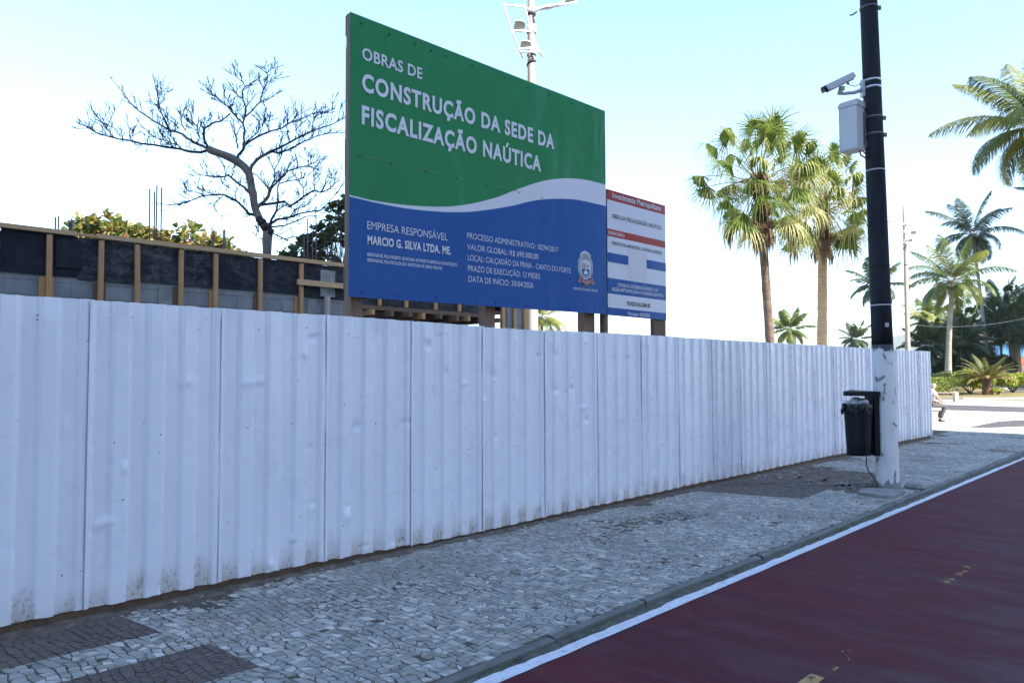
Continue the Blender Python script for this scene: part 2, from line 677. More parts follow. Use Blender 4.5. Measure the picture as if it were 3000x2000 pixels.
MAT['pine'] = make_wood('pine_stud_wood', (.40, .215, .095), (.47, .28, .14))
MAT['pine_y'] = make_wood('pine_plate_wood', (.44, .28, .15), (.52, .35, .20), 1)
MAT['darkwood'] = make_wood('weathered_dark_wood', (.10, .065, .045), (.17, .11, .075))
MAT['form'] = make_form('black_formwork_ply', .12)
MAT['form_worn'] = make_form('scuffed_formwork_ply', .85)
MAT['cement'] = plain('cement_grey', (.30, .30, .29), (.16, .16, .155), 7, .9, 0, .6, 30)
MAT['block'] = make_block()
MAT['rebar'] = plain('rusty_rebar', (.10, .05, .05), (.06, .045, .07), 20, .7)
MAT['poledark'] = make_pole_dark()
MAT['polewhite'] = make_pole_white()
MAT['steel'] = plain('galvanised_steel', (.55, .56, .58), (.45, .46, .48), 12, .3, .9)
MAT['darksteel'] = plain('dull_steel', (.16, .165, .18), (.10, .10, .12), 14, .5, .6)
MAT['cabinet'] = plain('grey_cabinet_paint', (.40, .41, .43), (.37, .38, .40), 5, .4)
MAT['camgrey'] = plain('camera_shell_paint', (.42, .43, .46), (.38, .39, .42), 5, .35)
MAT['glass'] = plain('dark_glass', (.02, .02, .025), (.02, .02, .025), 2, .08)
MAT['blackplastic'] = plain('black_plastic', (.006, .007, .009), (.010, .011, .013), 6, .5, 0, .15, 50, .25)
MAT['bag'] = plain('black_bin_bag', (.006, .006, .008), (.012, .012, .015), 10, .28, 0, .8, 16, dist=.02)
MAT['litter'] = plain('pale_litter', (.60, .62, .63), (.35, .40, .38), 12, .4, 0, .5, 20)
MAT['whitetube'] = plain('white_steel_tube', (.78, .78, .78), (.70, .70, .70), 5, .4)
MAT['lampglass'] = plain('lamp_lens', (.42, .40, .33), (.30, .29, .25), 9, .3)
MAT['lightpole'] = plain('pale_concrete', (.42, .34, .28), (.30, .24, .20), 4, .85, 0, .4, 30, stretch=(1, 1, .3))
MAT['bark'] = plain('grey_bark', (.17, .145, .125), (.065, .055, .05), 5, .9, 0, .4, 18, dist=.01)
MAT['twig'] = plain('dark_twig', (.020, .015, .017), (.012, .010, .013), 9, .9)
MAT['leaf'] = leafmat('palm_leaf', (.055, .095, .020), (.095, .135, .030))
MAT['leaf_y'] = leafmat('yellowing_palm_leaf', (.17, .20, .035), (.24, .23, .06), .35)
MAT['leaf_dead'] = leafmat('dead_palm_leaf', (.21, .12, .06), (.30, .20, .10), .2, .8)
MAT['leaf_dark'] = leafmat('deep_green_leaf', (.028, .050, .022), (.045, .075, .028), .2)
MAT['leaf_fan'] = leafmat('fan_palm_leaf', (.085, .14, .025), (.19, .25, .055), .4)
MAT['leaf_pale'] = leafmat('bleached_leaf_tip', (.42, .44, .18), (.56, .52, .30), .45, .6)
MAT['leaf_brown'] = leafmat('brown_hanging_leaf', (.10, .055, .035), (.16, .09, .05), .1, .85)
MAT['leaf_alm'] = leafmat('almond_leaf_green', (.06, .085, .022), (.12, .145, .035), .35, .35)
MAT['leaf_almy'] = leafmat('almond_leaf_yellow', (.32, .27, .08), (.40, .30, .12), .4, .4)
MAT['leaf_almr'] = leafmat('almond_leaf_red', (.30, .06, .03), (.20, .05, .02), .4, .4)
MAT['leaf_lime'] = leafmat('lime_shrub_leaf', (.28, .36, .02), (.40, .46, .04), .35, .4)
MAT['leaf_hedge'] = leafmat('hedge_leaf', (.12, .16, .045), (.22, .25, .09), .3, .4)
MAT['trunk_w'] = make_trunk('fan_palm_trunk', (.33, .22, .13), (.44, .33, .21), 6)
MAT['trunk_w_shade'] = make_trunk('shaded_fan_palm_trunk', (.10, .072, .055), (.20, .15, .11), 6)  # darker trunk copy, shade on the left palm put into its colour
MAT['trunk_c'] = make_trunk('coconut_trunk', (.24, .22, .18), (.36, .33, .27), 5)
MAT['skirt'] = plain('palm_boot_fibre', (.14, .055, .032), (.06, .03, .02), 9, .95, 0, .9, 14, dist=.05)
MAT['cycas_trunk'] = plain('cycad_trunk', (.20, .11, .065), (.07, .04, .028), 14, .95, 0, .9, 22, dist=.04)
MAT['hill'] = plain('forest_hill', (.045, .075, .035), (.07, .09, .05), .01, .95)
MAT['salmon'] = plain('salmon_render', (.42, .25, .20), (.38, .22, .18), .05, .8)
MAT['tower'] = plain('apartment_render', (.48, .47, .45), (.42, .41, .40), .06, .8)
MAT['bench'] = plain('bench_concrete', (.46, .40, .34), (.36, .31, .27), 6, .85, 0, .4, 40)
MAT['benchwood'] = make_wood('bench_slats', (.30, .20, .16), (.38, .27, .22), 0)
MAT['skin'] = plain('skin', (.42, .22, .15), (.38, .19, .13), 6, .55)
MAT['hair'] = plain('white_hair', (.55, .53, .50), (.40, .38, .36), 30, .8)
MAT['shirt'] = plain('pale_shirt_cloth', (.60, .57, .58), (.52, .49, .50), 8, .85, 0, .6, 14, dist=.02)
MAT['trouser'] = plain('grey_trouser_cloth', (.085, .082, .085), (.06, .058, .06), 8, .9, 0, .6, 14, dist=.02)
MAT['shoe'] = plain('black_shoe_leather', (.015, .015, .017), (.03, .03, .03), 8, .35)
MAT['orange'] = plain('orange_paint', (.62, .10, .02), (.55, .085, .02), 3, .5)
MAT['blueplay'] = plain('light_blue_panel', (.06, .25, .55), (.05, .20, .48), 2, .5)
MAT['greenplay'] = plain('green_tube_paint', (.03, .38, .10), (.03, .33, .09), 3, .4)
MAT['redplay'] = plain('red_tube_paint', (.50, .03, .04), (.45, .025, .04), 3, .4)
MAT['brownwall'] = plain('brown_kiosk_wall', (.10, .06, .045), (.07, .045, .035), 2, .9)
MAT['wire'] = plain('pale_cable', (.5, .5, .5), (.4, .4, .4), 3, .5)


# ------------------------------------------------------------------ ground and paving
def strip(mb, x0, x1, ys, dz, mat=0, nx=1, skew=None):
    """a sheet following the ground between x0 and x1 (numbers or functions of y)"""
    fx0 = x0 if callable(x0) else (lambda y: x0)
    fx1 = x1 if callable(x1) else (lambda y: x1)
    for a, b in zip(ys[:-1], ys[1:]):
        for i in range(nx):
            t0, t1 = i / nx, (i + 1) / nx
            p = []
            for y, t in ((a, t0), (a, t1), (b, t1), (b, t0)):
                p.append((fx0(y) * (1 - t) + fx1(y) * t, y, rise(y) + dz))
            mb.face(p, mat, True)


YS = [-60, -20, -6, 0, 6, 12, 18, 23.8] + [23.8 + k * 2 for k in range(1, 23)] + [68.8, 90, 140, 300, 900, 3500]
mb = MB()
for xa, xb in ((-3500, -400), (-400, -60), (-60, -20), (-20, 0), (0, 60), (60, 400)):
    strip(mb, xa, xb, YS, -.055)
tag(mb.build('ground', MAT['sand']), kind='structure')


def kerb_x(y):
    return -3.222 - .010 * max(0, min(y, 20) - 2) + .012 * math.sin(y * .9)


ysp = [-6 + k * .5 for k in range(60)] + [24 + k * 1.0 for k in range(20)]
mb = MB()
strip(mb, -7.2, lambda y: kerb_x(y) - .07, [q for q in ysp if q <= 25], 0.0)
tag(mb.build('pavement_bed', MAT['joint']), kind='structure')
mb = MB()
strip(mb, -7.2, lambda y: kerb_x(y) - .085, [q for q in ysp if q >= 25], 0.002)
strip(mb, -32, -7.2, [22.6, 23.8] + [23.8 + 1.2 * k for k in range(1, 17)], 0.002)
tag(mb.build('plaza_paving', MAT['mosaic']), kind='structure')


def inside(poly, x, y):
    c = False
    for (xa, ya), (xb, yb) in zip(poly, poly[1:] + poly[:1]):
        if (ya > y) != (yb > y) and x < (xb - xa) * (y - ya) / (yb - ya) + xa:
            c = not c
    return c


DARK = [[(-6.2, -3), (-5.33, -3), (-5.25, 2.03), (-6.2, 1.92)],
        [(-4.84, -3), (-4.25, -3), (-4.22, 2.2), (-4.80, 2.16)],
        [(-6.2, 9.8), (-5.1, 10.05), (-4.37, 10.25), (-4.44, 11.3), (-4.10, 11.6), (-4.12, 12.7), (-4.57, 13.68), (-4.95, 13.75), (-6.2, 13.2)]]
# small irregular stones laid one by one in wandering courses
rng = random.Random(91)
CX, CY = .050, .057
nx, ny = int(3.1 / CX), int(27.2 / CY)
gx, gy = {}, {}
for b in range(ny + 1):
    sh = rng.uniform(0, CX)
    for a in range(nx + 1):
        x0 = -6.25 + a * CX + sh
        y0 = -2.0 + b * CY
        wx = .035 * noise.noise((x0 * 1.6, y0 * 1.6, 1.7)) + .012 * noise.noise((x0 * 6, y0 * 6, 5))
        wy = .060 * noise.noise((x0 * 1.5, y0 * 1.5, 8.1)) + .015 * noise.noise((x0 * 5, y0 * 5, 3))
        gx[a, b] = x0 + wx + rng.uniform(-.014, .014)
        gy[a, b] = y0 + wy + rng.uniform(-.015, .015)
mb = MB()


def stone(pts, mat):
    cx = sum(p[0] for p in pts) / len(pts)
    cy = sum(p[1] for p in pts) / len(pts)
    sand = noise.noise((cx * 1.3, cy * 1.3, 4.4)) * .6 + max(0, (-5.05 - cx) / .9) * .55 + .35 * noise.noise((cx * 5, cy * 5, 2))
    if (cx + 4.6) ** 2 / .25 + (cy - 12.3) ** 2 / .6 < 1 and rng.random() < .8:
        return
    z = rise(cy) + .0042 + rng.uniform(-.0015, .0020) - .007 * max(0, min(1, (sand - .25) * 1.6))
    z += .006 * noise.noise((cx * .9, cy * .9, 0))
    tx, ty = rng.uniform(-.035, .035), rng.uniform(-.035, .035)
    top, low = [], []
    for x, y in pts:
        dx, dy = x - cx, y - cy
        L = math.hypot(dx, dy)
        k = max(.3, 1 - rng.uniform(.0030, .0075) / max(L, .01))
        x, y = cx + dx * k, cy + dy * k
        low.append((x, y, z - .010))
        k2 = 1 - .0028 / max(L, .01)
        top.append((cx + dx * k * k2, cy + dy * k * k2, z + dx * tx + dy * ty))
    n = len(top)
    mid = [(a[0], a[1], b[2] - .0022) for a, b in zip(low, top)]
    base = len(mb.v)
    mb.v.extend(top + mid + low)
    mb.f.append(tuple(base + q for q in range(n)))
    mb.m.append(mat)
    mb.s.append(False)
    for r0_ in (0, n):
        for q in range(n):
            q2_ = (q + 1) % n
            mb.f.append((base + r0_ + q, base + r0_ + n + q, base + r0_ + n + q2_, base + r0_ + q2_))
            mb.m.append(mat)
            mb.s.append(False)


def cut(pts, a, b):
    """split a convex stone along the straight line a-b"""
    d = [(b[0] - a[0]) * (y - a[1]) - (b[1] - a[1]) * (x - a[0]) for x, y in pts]
    if min(d) >= 0 or max(d) <= 0:
        return [pts]
    L_, R_ = [], []
    for i in range(len(pts)):
        p, q, dp, dq = pts[i], pts[(i + 1) % len(pts)], d[i], d[(i + 1) % len(pts)]
        (L_ if dp >= 0 else R_).append(p)
        if dp * dq < 0:
            t = dp / (dp - dq)
            m = (p[0] + (q[0] - p[0]) * t, p[1] + (q[1] - p[1]) * t)
            L_.append(m)
            R_.append(m)
    return [q for q in (L_, R_) if len(q) > 2]


def area(p):
    return abs(sum(p[i - 1][0] * p[i][1] - p[i][0] * p[i - 1][1] for i in range(len(p)))) / 2


def lay(pts):
    """lay one stone, dressed to the straight edge of the dark pattern where it meets it"""
    parts = [pts]
    x0_, x1_, y0_, y1_ = min(p[0] for p in pts), max(p[0] for p in pts), min(p[1] for p in pts), max(p[1] for p in pts)
    for d in DARK:
        for a, b in zip(d, d[1:] + d[:1]):
            if x1_ < min(a[0], b[0]) or x0_ > max(a[0], b[0]) or y1_ < min(a[1], b[1]) or y0_ > max(a[1], b[1]):
                continue
            parts = [q for p in parts for q in cut(p, a, b)]
    for p in parts:
        if area(p) > .00022:
            cx = sum(q[0] for q in p) / len(p)
            cy = sum(q[1] for q in p) / len(p)
            stone(p, 1 if any(inside(d, cx, cy) for d in DARK) else 0)


for b in range(ny):
    a = 0
    while a < nx:
        k = 2 if rng.random() < .16 and a < nx - 1 else 1
        p = [(gx[a, b], gy[a, b]), (gx[a + k, b], gy[a + k, b]), (gx[a + k, b + 1], gy[a + k, b + 1]), (gx[a, b + 1], gy[a, b + 1])]
        a += k
        cx, cy = sum(q[0] for q in p) / 4, sum(q[1] for q in p) / 4
        lim = kerb_x(cy) - .074
        if cx > lim - .01 or cx < -6.15 or cy > 25 or cy < -1.6:
            continue
        p = [(min(x, lim), y) for x, y in p]
        r = rng.random()
        if r < .20:          # split across a diagonal
            lay([p[0], p[1], p[2]])
            lay([p[0], p[2], p[3]])
        elif r < .50:        # a clipped corner
            c = rng.randrange(4)
            q0, q1, q2 = p[c - 1], p[c], p[(c + 1) % 4]
            t_ = rng.uniform(.55, .8)
            n1 = (q0[0] + (q1[0] - q0[0]) * t_, q0[1] + (q1[1] - q0[1]) * t_)
            n2 = (q2[0] + (q1[0] - q2[0]) * t_, q2[1] + (q1[1] - q2[1]) * t_)
            pp = p[:c] + [n1, n2] + p[c + 1:]
            lay(pp)
        elif r < .993:
            lay(p)
tag(mb.build('pavement', [MAT['stone_light'], MAT['stone_dark']]), kind='structure')


def flat_poly(mb, pts, dz, mat=0):
    mb.face([(x, y, rise(y) + dz) for x, y in pts], mat)


mb = MB()
# dark wave bands on the plaza
for poly in ([(-12.5, 36.3), (-9.3, 34.7), (-6.0, 34.55), (-3.6, 35.2), (-3.6, 38.2), (-6.6, 38.15), (-9.6, 38.5), (-12.5, 40.2)],
             [(-6.02, 26.3), (-5.5, 26.65), (-4.2, 28.6), (-3.7, 30.0), (-3.7, 31.4), (-5.4, 30.25), (-5.82, 29.3), (-5.95, 27.6)]):
    q = []
    for i, (x, y) in enumerate(poly):
        x2, y2 = poly[(i + 1) % len(poly)]
        for k in range(4):
            t = k / 4
            q.append((x + (x2 - x) * t, y + (y2 - y) * t))
    flat_poly(mb, q, .008)
tag(mb.build('dark_paving', MAT['mosaic_dark']), kind='structure')

# loose sand washed along the foot of the fence and over the broken paving by the pole
rng = random.Random(5)


def ragged(cx, cy, rx, ry, n, rng, jit=.25):
    out = []
    for k in range(n):
        a = 2 * PI * k / n
        j = 1 + rng.uniform(-jit, jit)
        out.append((cx + rx * j * math.cos(a), cy + ry * j * math.sin(a)))
    return out


mb = MB()
yy = -2.0
top_edge, bot_edge = [], []
while yy < 22.3:
    top_edge.append((-5.80 + .09 * noise.noise((yy * .8, 3.3, 0)) + rng.uniform(-.02, .03), yy))
    yy += .09
for a, b in zip(top_edge[:-1], top_edge[1:]):
    mb.face([(-6.1, a[1], .014), (a[0] - .05, a[1], .0095), (b[0] - .05, b[1], .0095), (-6.1, b[1], .014)], 0)
    mb.face([(a[0] - .05, a[1], .0095), (a[0], a[1], .001), (b[0], b[1], .001), (b[0] - .05, b[1], .0095)], 0)
for cx, cy, rx, ry in ((-5.55, 12.1, .30, 1.2), (-4.55, 12.3, .34, .8), (-4.2, 11.75, .28, .5), (-5.1, 12.4, .25, .7)):
    mb.face([(x, y, .0065) for x, y in ragged(cx, cy, rx, ry, 26, rng, .3)], 0)
tag(mb.build('loose_sand', MAT['dirt']), kind='structure')

# kerb stones, gutter, path and markings
mb = MB()
y = -6.0
while y < 45:
    L = 1.0 + rng.uniform(-.12, .12)
    o = rng.uniform(-.012, .012)
    zt = .008 + rng.uniform(-.004, .006)
    seg = 5
    prof = [(-.070, -.05), (-.069, zt - .004), (-.061, zt), (-.016, zt), (-.003, zt - .009), (0, -.06)]
    for s in range(seg):
        ya, yb = y + .006 + (L - .012) * s / seg, y + .006 + (L - .012) * (s + 1) / seg
        for (pa, za), (pb, zb) in zip(prof[:-1], prof[1:]):
            ja, jb = .004 * noise.noise((ya * 7, pa * 30, 1)), .004 * noise.noise((yb * 7, pa * 30, 1))
            ka, kb = .004 * noise.noise((ya * 7, pb * 30, 1)), .004 * noise.noise((yb * 7, pb * 30, 1))
            mb.face([(kerb_x(ya) + o + pa, ya, rise(ya) + za + ja), (kerb_x(ya) + o + pb, ya, rise(ya) + zb + ka),
                     (kerb_x(yb) + o + pb, yb, rise(yb) + zb + kb), (kerb_x(yb) + o + pa, yb, rise(yb) + za + jb)], 0, True)
    y += L
tag(mb.build('kerb', MAT['kerb']), kind='structure')


def line_l(y):
    return -3.150 - .006 * max(0, min(y, 20) - 2) + .018 * noise.noise((y * 3.1, .5, 0)) + .012 * noise.noise((y * 11, 1.5, 0))


def line_r(y):
    return -3.048 - .008 * max(0, min(y, 20) - 2) + .006 * noise.noise((y * 5.1, 4.5, 0))


mb = MB()
yl = [-6 + k * .06 for k in range(600)] + [30 + k * .5 for k in range(40)]
strip(mb, kerb_x, lambda y: line_l(y) + .03, [-6 + k * .25 for k in range(120)] + [24 + k * 2.0 for k in range(12)], -.020)
tag(mb.build('gutter', MAT['gutter']), kind='structure')
mb = MB()
strip(mb, lambda y: -3.12 - .006 * max(0, min(y, 20) - 2), .2, [-6 + k * .5 for k in range(64)] + [26 + k * 2.0 for k in range(20)], -.018)
tag(mb.build('cycle_path', MAT['path']), kind='structure')
mb = MB()
strip(mb, line_l, line_r, yl, -.013)
tag(mb.build('edge_line', MAT['line']), kind='structure')
mb = MB()
for ya, yb_ in ((4.19, 4.385), (4.50, 5.0), (6.93, 7.87), (9.76, 10.5), (12.8, 13.7)):
    mb.face([(-1.842, ya, -.014), (-1.758, ya + .02, -.014), (-1.758, yb_ - .01, -.014), (-1.842, yb_, -.014)], 0)
tag(mb.build('centre_dashes', MAT['yellow']), kind='structure')

# weeds growing in the gutter
mb = MB()
for k in range(520):
    y = rng.uniform(1.5, 16)
    if noise.noise((y * .9, 8.8, 0)) < .02:
        continue
    x = kerb_x(y) + abs(rng.gauss(0, .035)) + .004
    h = rng.uniform(.012, .045)
    a = rng.uniform(0, 2 * PI)
    dx, dy = math.cos(a), math.sin(a)
    mb.face([(x - dy * .004, y + dx * .004, -.02), (x + dy * .004, y - dx * .004, -.02), (x + dx * h * .8, y + dy * h * .8, -.02 + h)], 0)
tag(mb.build('gutter_weeds', MAT['leaf']), 'sparse green weeds along the kerb joint', 'weeds', kind='stuff')

# rubble along the fence and round the pole
mb = MB()
spots = [(-5.88 + abs(rng.gauss(0, .03)), rng.uniform(1, 22), rng.uniform(.008, .022)) for _ in range(90)]
spots += [(-4.25 + rng.gauss(0, .25), 12.1 + rng.gauss(0, .4), rng.uniform(.01, .035)) for _ in range(60)]
spots += [(-5.6 + rng.gauss(0, .15), 12.6 + rng.gauss(0, .6), rng.uniform(.01, .04)) for _ in range(45)]
spots += [(rng.uniform(-5.8, -3.6), rng.uniform(1.2, 14), rng.uniform(.004, .009)) for _ in range(40)]
for x, y, r in spots:
    mb.blob((x, y, r * .35), r, 6, 4, 0, .3, rng, (1.2, 1, .6))
tag(mb.build('rubble', MAT['cement']), 'small stones and mortar crumbs scattered at the fence foot', 'rubble', kind='stuff')

# ------------------------------------------------------------------ fence
SEAM = [-2.15, -1.18, -.19, .79, 1.756, 2.728, 3.706, 4.675, 5.655, 6.676, 7.701, 8.685, 9.643, 10.62, 11.538, 12.499, 13.528, 14.566, 15.523,
        16.476, 17.497, 18.408, 19.342, 20.218, 21.185, 22.197]
TOPZ = [(-3, 2.258), (1.2, 2.259), (2.0, 2.267), (3.7, 2.264), (5.6, 2.246), (6.7, 2.245), (8.7, 2.262), (10.6, 2.263), (22.2, 2.300)]
BOTZ = [(-3, .07), (1.25, .069), (1.8, .067), (2.7, .066), (3.7, .058), (4.7, .040), (5.7, .033), (6.7, .043), (9.7, .066), (22.2, .078)]


def lerp_tab(tab, y):
    if y <= tab[0][0]:
        return tab[0][1]
    for (a, va), (b, vb) in zip(tab[:-1], tab[1:]):
        if y <= b:
            return va + (vb - va) * (y - a) / (b - a)
    return tab[-1][1]


fence = thing('site_fence', 'long white corrugated sheet metal hoarding with dented panels and muddy bottom edge', 'fence', (-5.9264, 0, 0))
rng = random.Random(11)
FR = [0, .03, .09, .13, .17, .24, .34, .44, .54, .60, .64, .68, .73, .79, .85, .90, .94, .97]
DENTS = {5: [(.75, 1.9, .05, .010), (.85, 2.05, .06, -.012)], 7: [(.45, 1.72, .09, -.012), (.6, 1.45, .05, .01), (.3, 1.5, .06, -.01), (.7, 1.62, .05, .010), (.4, 2.12, .05, -.012)],
         9: [(.2, 1.95, .07, -.014), (.4, 1.5, .06, -.012), (.7, 1.3, .06, .012), (.6, 1.05, .07, -.012), (.15, 2.1, .08, .014), (.9, .5, .07, -.012)]}
for k in range(len(SEAM) - 1):
    y0, y1 = SEAM[k], SEAM[k + 1] + .035
    W = y1 - y0
    dmul = 1.0
    t0, b0 = lerp_tab(TOPZ, y0), lerp_tab(BOTZ, y0)
    t1, b1 = lerp_tab(TOPZ, y1), lerp_tab(BOTZ, y1)
    toff = rng.uniform(-.006, .006)
    boff = rng.uniform(-.006, .006)
    xo = rng.uniform(-.003, .003)
    ncol, cols = 0, []
    NP = 4
    for pch in range(NP):
        for q in FR:
            cols.append((pch + q) / NP)
    cols.append(1.0)
    NR = 116 if y0 < 8.5 else 70 if y0 < 14 else 40
    dents = []
    nd = rng.choice([2, 3, 5, 6, 4]) if y0 < 14 else 3
    for _ in range(nd):
        dents.append((rng.uniform(.03, .97), rng.uniform(.15, 2.15), rng.uniform(.02, .075), rng.uniform(.007, .018) * rng.choice([-1, -1, 1])))
        if rng.random() < .4:
            dents.append((dents[-1][0] + .02, dents[-1][1] - .05, .02, -dents[-1][3] * .8))
    dents += DENTS.get(k, [])
    for _ in range(3):
        dents.append((rng.uniform(.05, .95), b0 + rng.uniform(0, .08), rng.uniform(.03, .07), rng.uniform(.006, .016) * rng.choice([-1, 1])))
    mb = MB()
    attr = []
    sd_ = rng.uniform(0, 50)
    lean = rng.uniform(-.006, .006)
    edgecurl = rng.uniform(.002, .012)
    for r in range(NR + 1):
        tr = r / NR
        for c in cols:
            q = (c * NP) % 1.0 if c < 1 else 0.0
            # ridge .0-.13 , slope to pan, pan .17-.60, slope, ridge .68-1
            if q <= .09 or q >= .68:
                d = 0.0
            elif q < .17:
                d = (q - .09) / .08
            elif q <= .60:
                d = 1.0
            else:
                d = (.68 - q) / .08
            pan = d
            y = y0 + W * c
            zt = t0 + (t1 - t0) * c + toff
            zb = b0 + (b1 - b0) * c + boff
            if r == NR:
                zt += .004 * noise.noise((y * 17, sd_, 0)) - .012 * max(0, noise.noise((y * 6, sd_ + 9, 0)) - .25)
            if r == 0:
                zb += .008 * noise.noise((y * 12, sd_, 2)) + .03 * max(0, noise.noise((y * 7, sd_ + 4, 2)) - .3)
            z = zb + (zt - zb) * tr
            x = -.026 * d + xo + .004 * (.5 - c) * 2
            x += .006 * noise.noise((c * 2.2, z * 1.1, sd_)) + .0022 * noise.noise((c * 9, z * 5, sd_ + 3))
            for dc, dz, dr, da in dents:
                dy_ = (c - dc) * W
                an = dc * 613 % 1.0
                z_ = z - dz + .35 * (an - .5) * dy_
                e = (dy_ * dy_ * (.25 + 2.2 * an) + z_ * z_ * (2.4 - 2.0 * an)) / (dr * dr)
                if e < 2.5:
                    x += da * (math.exp(-e * 1.6) if dc * 977 % 4 < 1 else max(0, 1 - math.sqrt(e)) ** 1.0)
            if c < .04:
                x += edgecurl * max(0, noise.noise((z * 2.2, sd_, 7))) * (1 - c / .04)
            if c > .97:
                x -= .006
            x += lean * (tr - .5)
            if tr > .93:
                x += .020 * (tr - .93) / .07 * noise.noise((y * 5.5, sd_ + 2, 4))
            mb.v.append((x, y, z))
            attr.append(pan)
    nc = len(cols)
    for r in range(NR):
        for c in range(nc - 1):
            a = r * nc + c
            mb.f.append((a, a + 1, a + nc + 1, a + nc))
            mb.m.append(0)
            mb.s.append(True)
    # nail holes
    for _ in range(rng.randrange(9, 15) if y0 < 12 else 5):
        r = rng.choice([int(NR * .955), int(NR * .93), int(NR * rng.uniform(.5, .62)), int(NR * rng.uniform(.12, .25)), rng.randrange(3, NR - 2), rng.randrange(3, NR - 2)])
        c = rng.randrange(2, nc - 3)
        p = Vector(mb.v[r * nc + c]) + Vector((.0025, rng.uniform(-.01, .01), rng.uniform(-.02, .02)))
        rr = rng.uniform(.003, .0055)
        n0 = len(mb.v)
        for i in range(7):
            a = 2 * PI * i / 7
            mb.v.append((p.x + .001 * math.cos(a), p.y + rr * math.cos(a), p.z + rr * 1.15 * math.sin(a)))
            attr.append(0.0)
        mb.f.append(tuple(range(n0, n0 + 7)))
        mb.m.append(1)
        mb.s.append(False)
    mb.attr = attr
    mb.build('sheet', [MAT['fence'], MAT['hole']], fence)
mb = MB()
y = -2.2
while y < 22:
    L = rng.uniform(2.4, 3.1)
    mb.box((-.075, y, -.02), (-.048, min(y + L - .006, 22.15), .115 + rng.uniform(-.01, .01)))
    y += L
mb.build('base_board', MAT['darkwood'], fence)
for k, yp in enumerate([-1, 1.4, 3.9, 6.4, 8.9, 11.4, 13.9, 16.4, 18.9, 21.3, 22.1]):
    mb = MB()
    mb.box((-.165, yp - .035, -.05), (-.095, yp + .035, 2.22))
    mb.build('fence_post', MAT['pine'], fence)
mb = MB()
for z in (.45, 1.3, 2.12):
    mb.box((-.093, -2.2, z - .03), (-.045, 22.15, z + .03))
mb.build('fence_rail', MAT['pine_y'], fence)

# ------------------------------------------------------------------ signs


def text_mesh(body, width, cap, off=0.0, space=1.0):
    """flat lettering: list of faces (u, v) with baseline at v = 0, left edge at u = 0"""
    c = bpy.data.curves.new('lettering', 'FONT')
    c.body = body
    c.size = 1.0
    c.offset = off
    c.space_character = space
    c.resolution_u = 4
    o = bpy.data.objects.new('lettering', c)
    COL.objects.link(o)
    dg = bpy.context.evaluated_depsgraph_get()
    me = bpy.data.meshes.new_from_object(o.evaluated_get(dg))
    vs = [v.co.copy() for v in me.vertices]
    fs = [tuple(p.vertices) for p in me.polygons]
    bpy.data.objects.remove(o)
    bpy.data.curves.remove(c)
    bpy.data.meshes.remove(me)
    x0 = min(v.x for v in vs)
    x1 = max(v.x for v in vs)
    sx = width / (x1 - x0)
    sy = cap / (.70 + 2 * off)
    return [((v.x - x0) * sx, (v.y + off) * sy) for v in vs], fs


def letter(name, body, u, v, width, cap, mat, parent, off=0.0, space=1.0, xf=.006, slope=0.0, uvf=None):
    vs, fs = text_mesh(body, width, cap, off, space)
    mb = MB()
    for a, b in vs:
        mb.v.append((xf, u + a, v + b + slope * a / max(width, .01)))
    for f in fs:
        mb.f.append(f)
        mb.m.append(0)
        mb.s.append(False)
    return mb.build(name, mat, parent)


def itab(tab, u):
    """smooth (catmull) interpolation"""
    n = len(tab)
    for i in range(n - 1):
        if u <= tab[i + 1][0] or i == n - 2:
            p0, p1, p2, p3 = tab[max(i - 1, 0)], tab[i], tab[i + 1], tab[min(i + 2, n - 1)]
            t = (u - p1[0]) / (p2[0] - p1[0])
            m1 = (p2[1] - p0[1]) / (p2[0] - p0[0]) * (p2[0] - p1[0])
            m2 = (p3[1] - p1[1]) / (p3[0] - p1[0]) * (p2[0] - p1[0])
            return ((2 * t ** 3 - 3 * t * t + 1) * p1[1] + (t ** 3 - 2 * t * t + t) * m1 + (-2 * t ** 3 + 3 * t * t) * p2[1] + (t ** 3 - t * t) * m2)


SX1 = -6.15
W1, H1 = 4.12, 2.80
sign = thing('construction_sign', 'large green and blue construction notice board with white wave, standing behind the fence', 'sign', (SX1, 4.085, 2.475))
GW = [(0, .989), (.279, .976), (.7, .992), (1.153, 1.04), (1.508, 1.113), (1.991, 1.267), (2.34, 1.417), (2.749, 1.58), (3.078, 1.677), (3.424, 1.743), (3.741, 1.773), (4.12, 1.777)]
WB = [(0, .973), (.279, .96), (.7, .957), (1.153, .987), (1.509, 1.033), (1.815, 1.096), (2.285, 1.219), (2.631, 1.328), (2.996, 1.41), (3.426, 1.469), (3.744, 1.481), (4.12, 1.484)]
SKEW = .055     # the right end sits a little higher


def s1(u, v):
    return (0.0 + .0035 * noise.noise((u * 1.3, v * 1.6, 2)), u, v + SKEW * u / W1)


mb = MB()
NU = 60
for i in range(NU):
    ua, ub = W1 * i / NU, W1 * (i + 1) / NU
    rows_a = [(0, 2), (itab(WB, ua) * .5, 2), (itab(WB, ua), 1), (itab(GW, ua), 0)]
    va = [0, itab(WB, ua) * .33, itab(WB, ua) * .66, itab(WB, ua), itab(GW, ua)]
    vb = [0, itab(WB, ub) * .33, itab(WB, ub) * .66, itab(WB, ub), itab(GW, ub)]
    for k in range(1, 9):
        va.append(itab(GW, ua) + (H1 - itab(GW, ua)) * k / 8)
        vb.append(itab(GW, ub) + (H1 - itab(GW, ub)) * k / 8)
    mats_ = [2, 2, 2, 1] + [0] * 8
    for j in range(len(va) - 1):
        mb.face([s1(ua, va[j]), s1(ub, vb[j]), s1(ub, vb[j + 1]), s1(ua, va[j + 1])], mats_[j])
face = mb.build('printed_face', [MAT['green'], MAT['signwhite'], MAT['blue']], sign)
mb = MB()
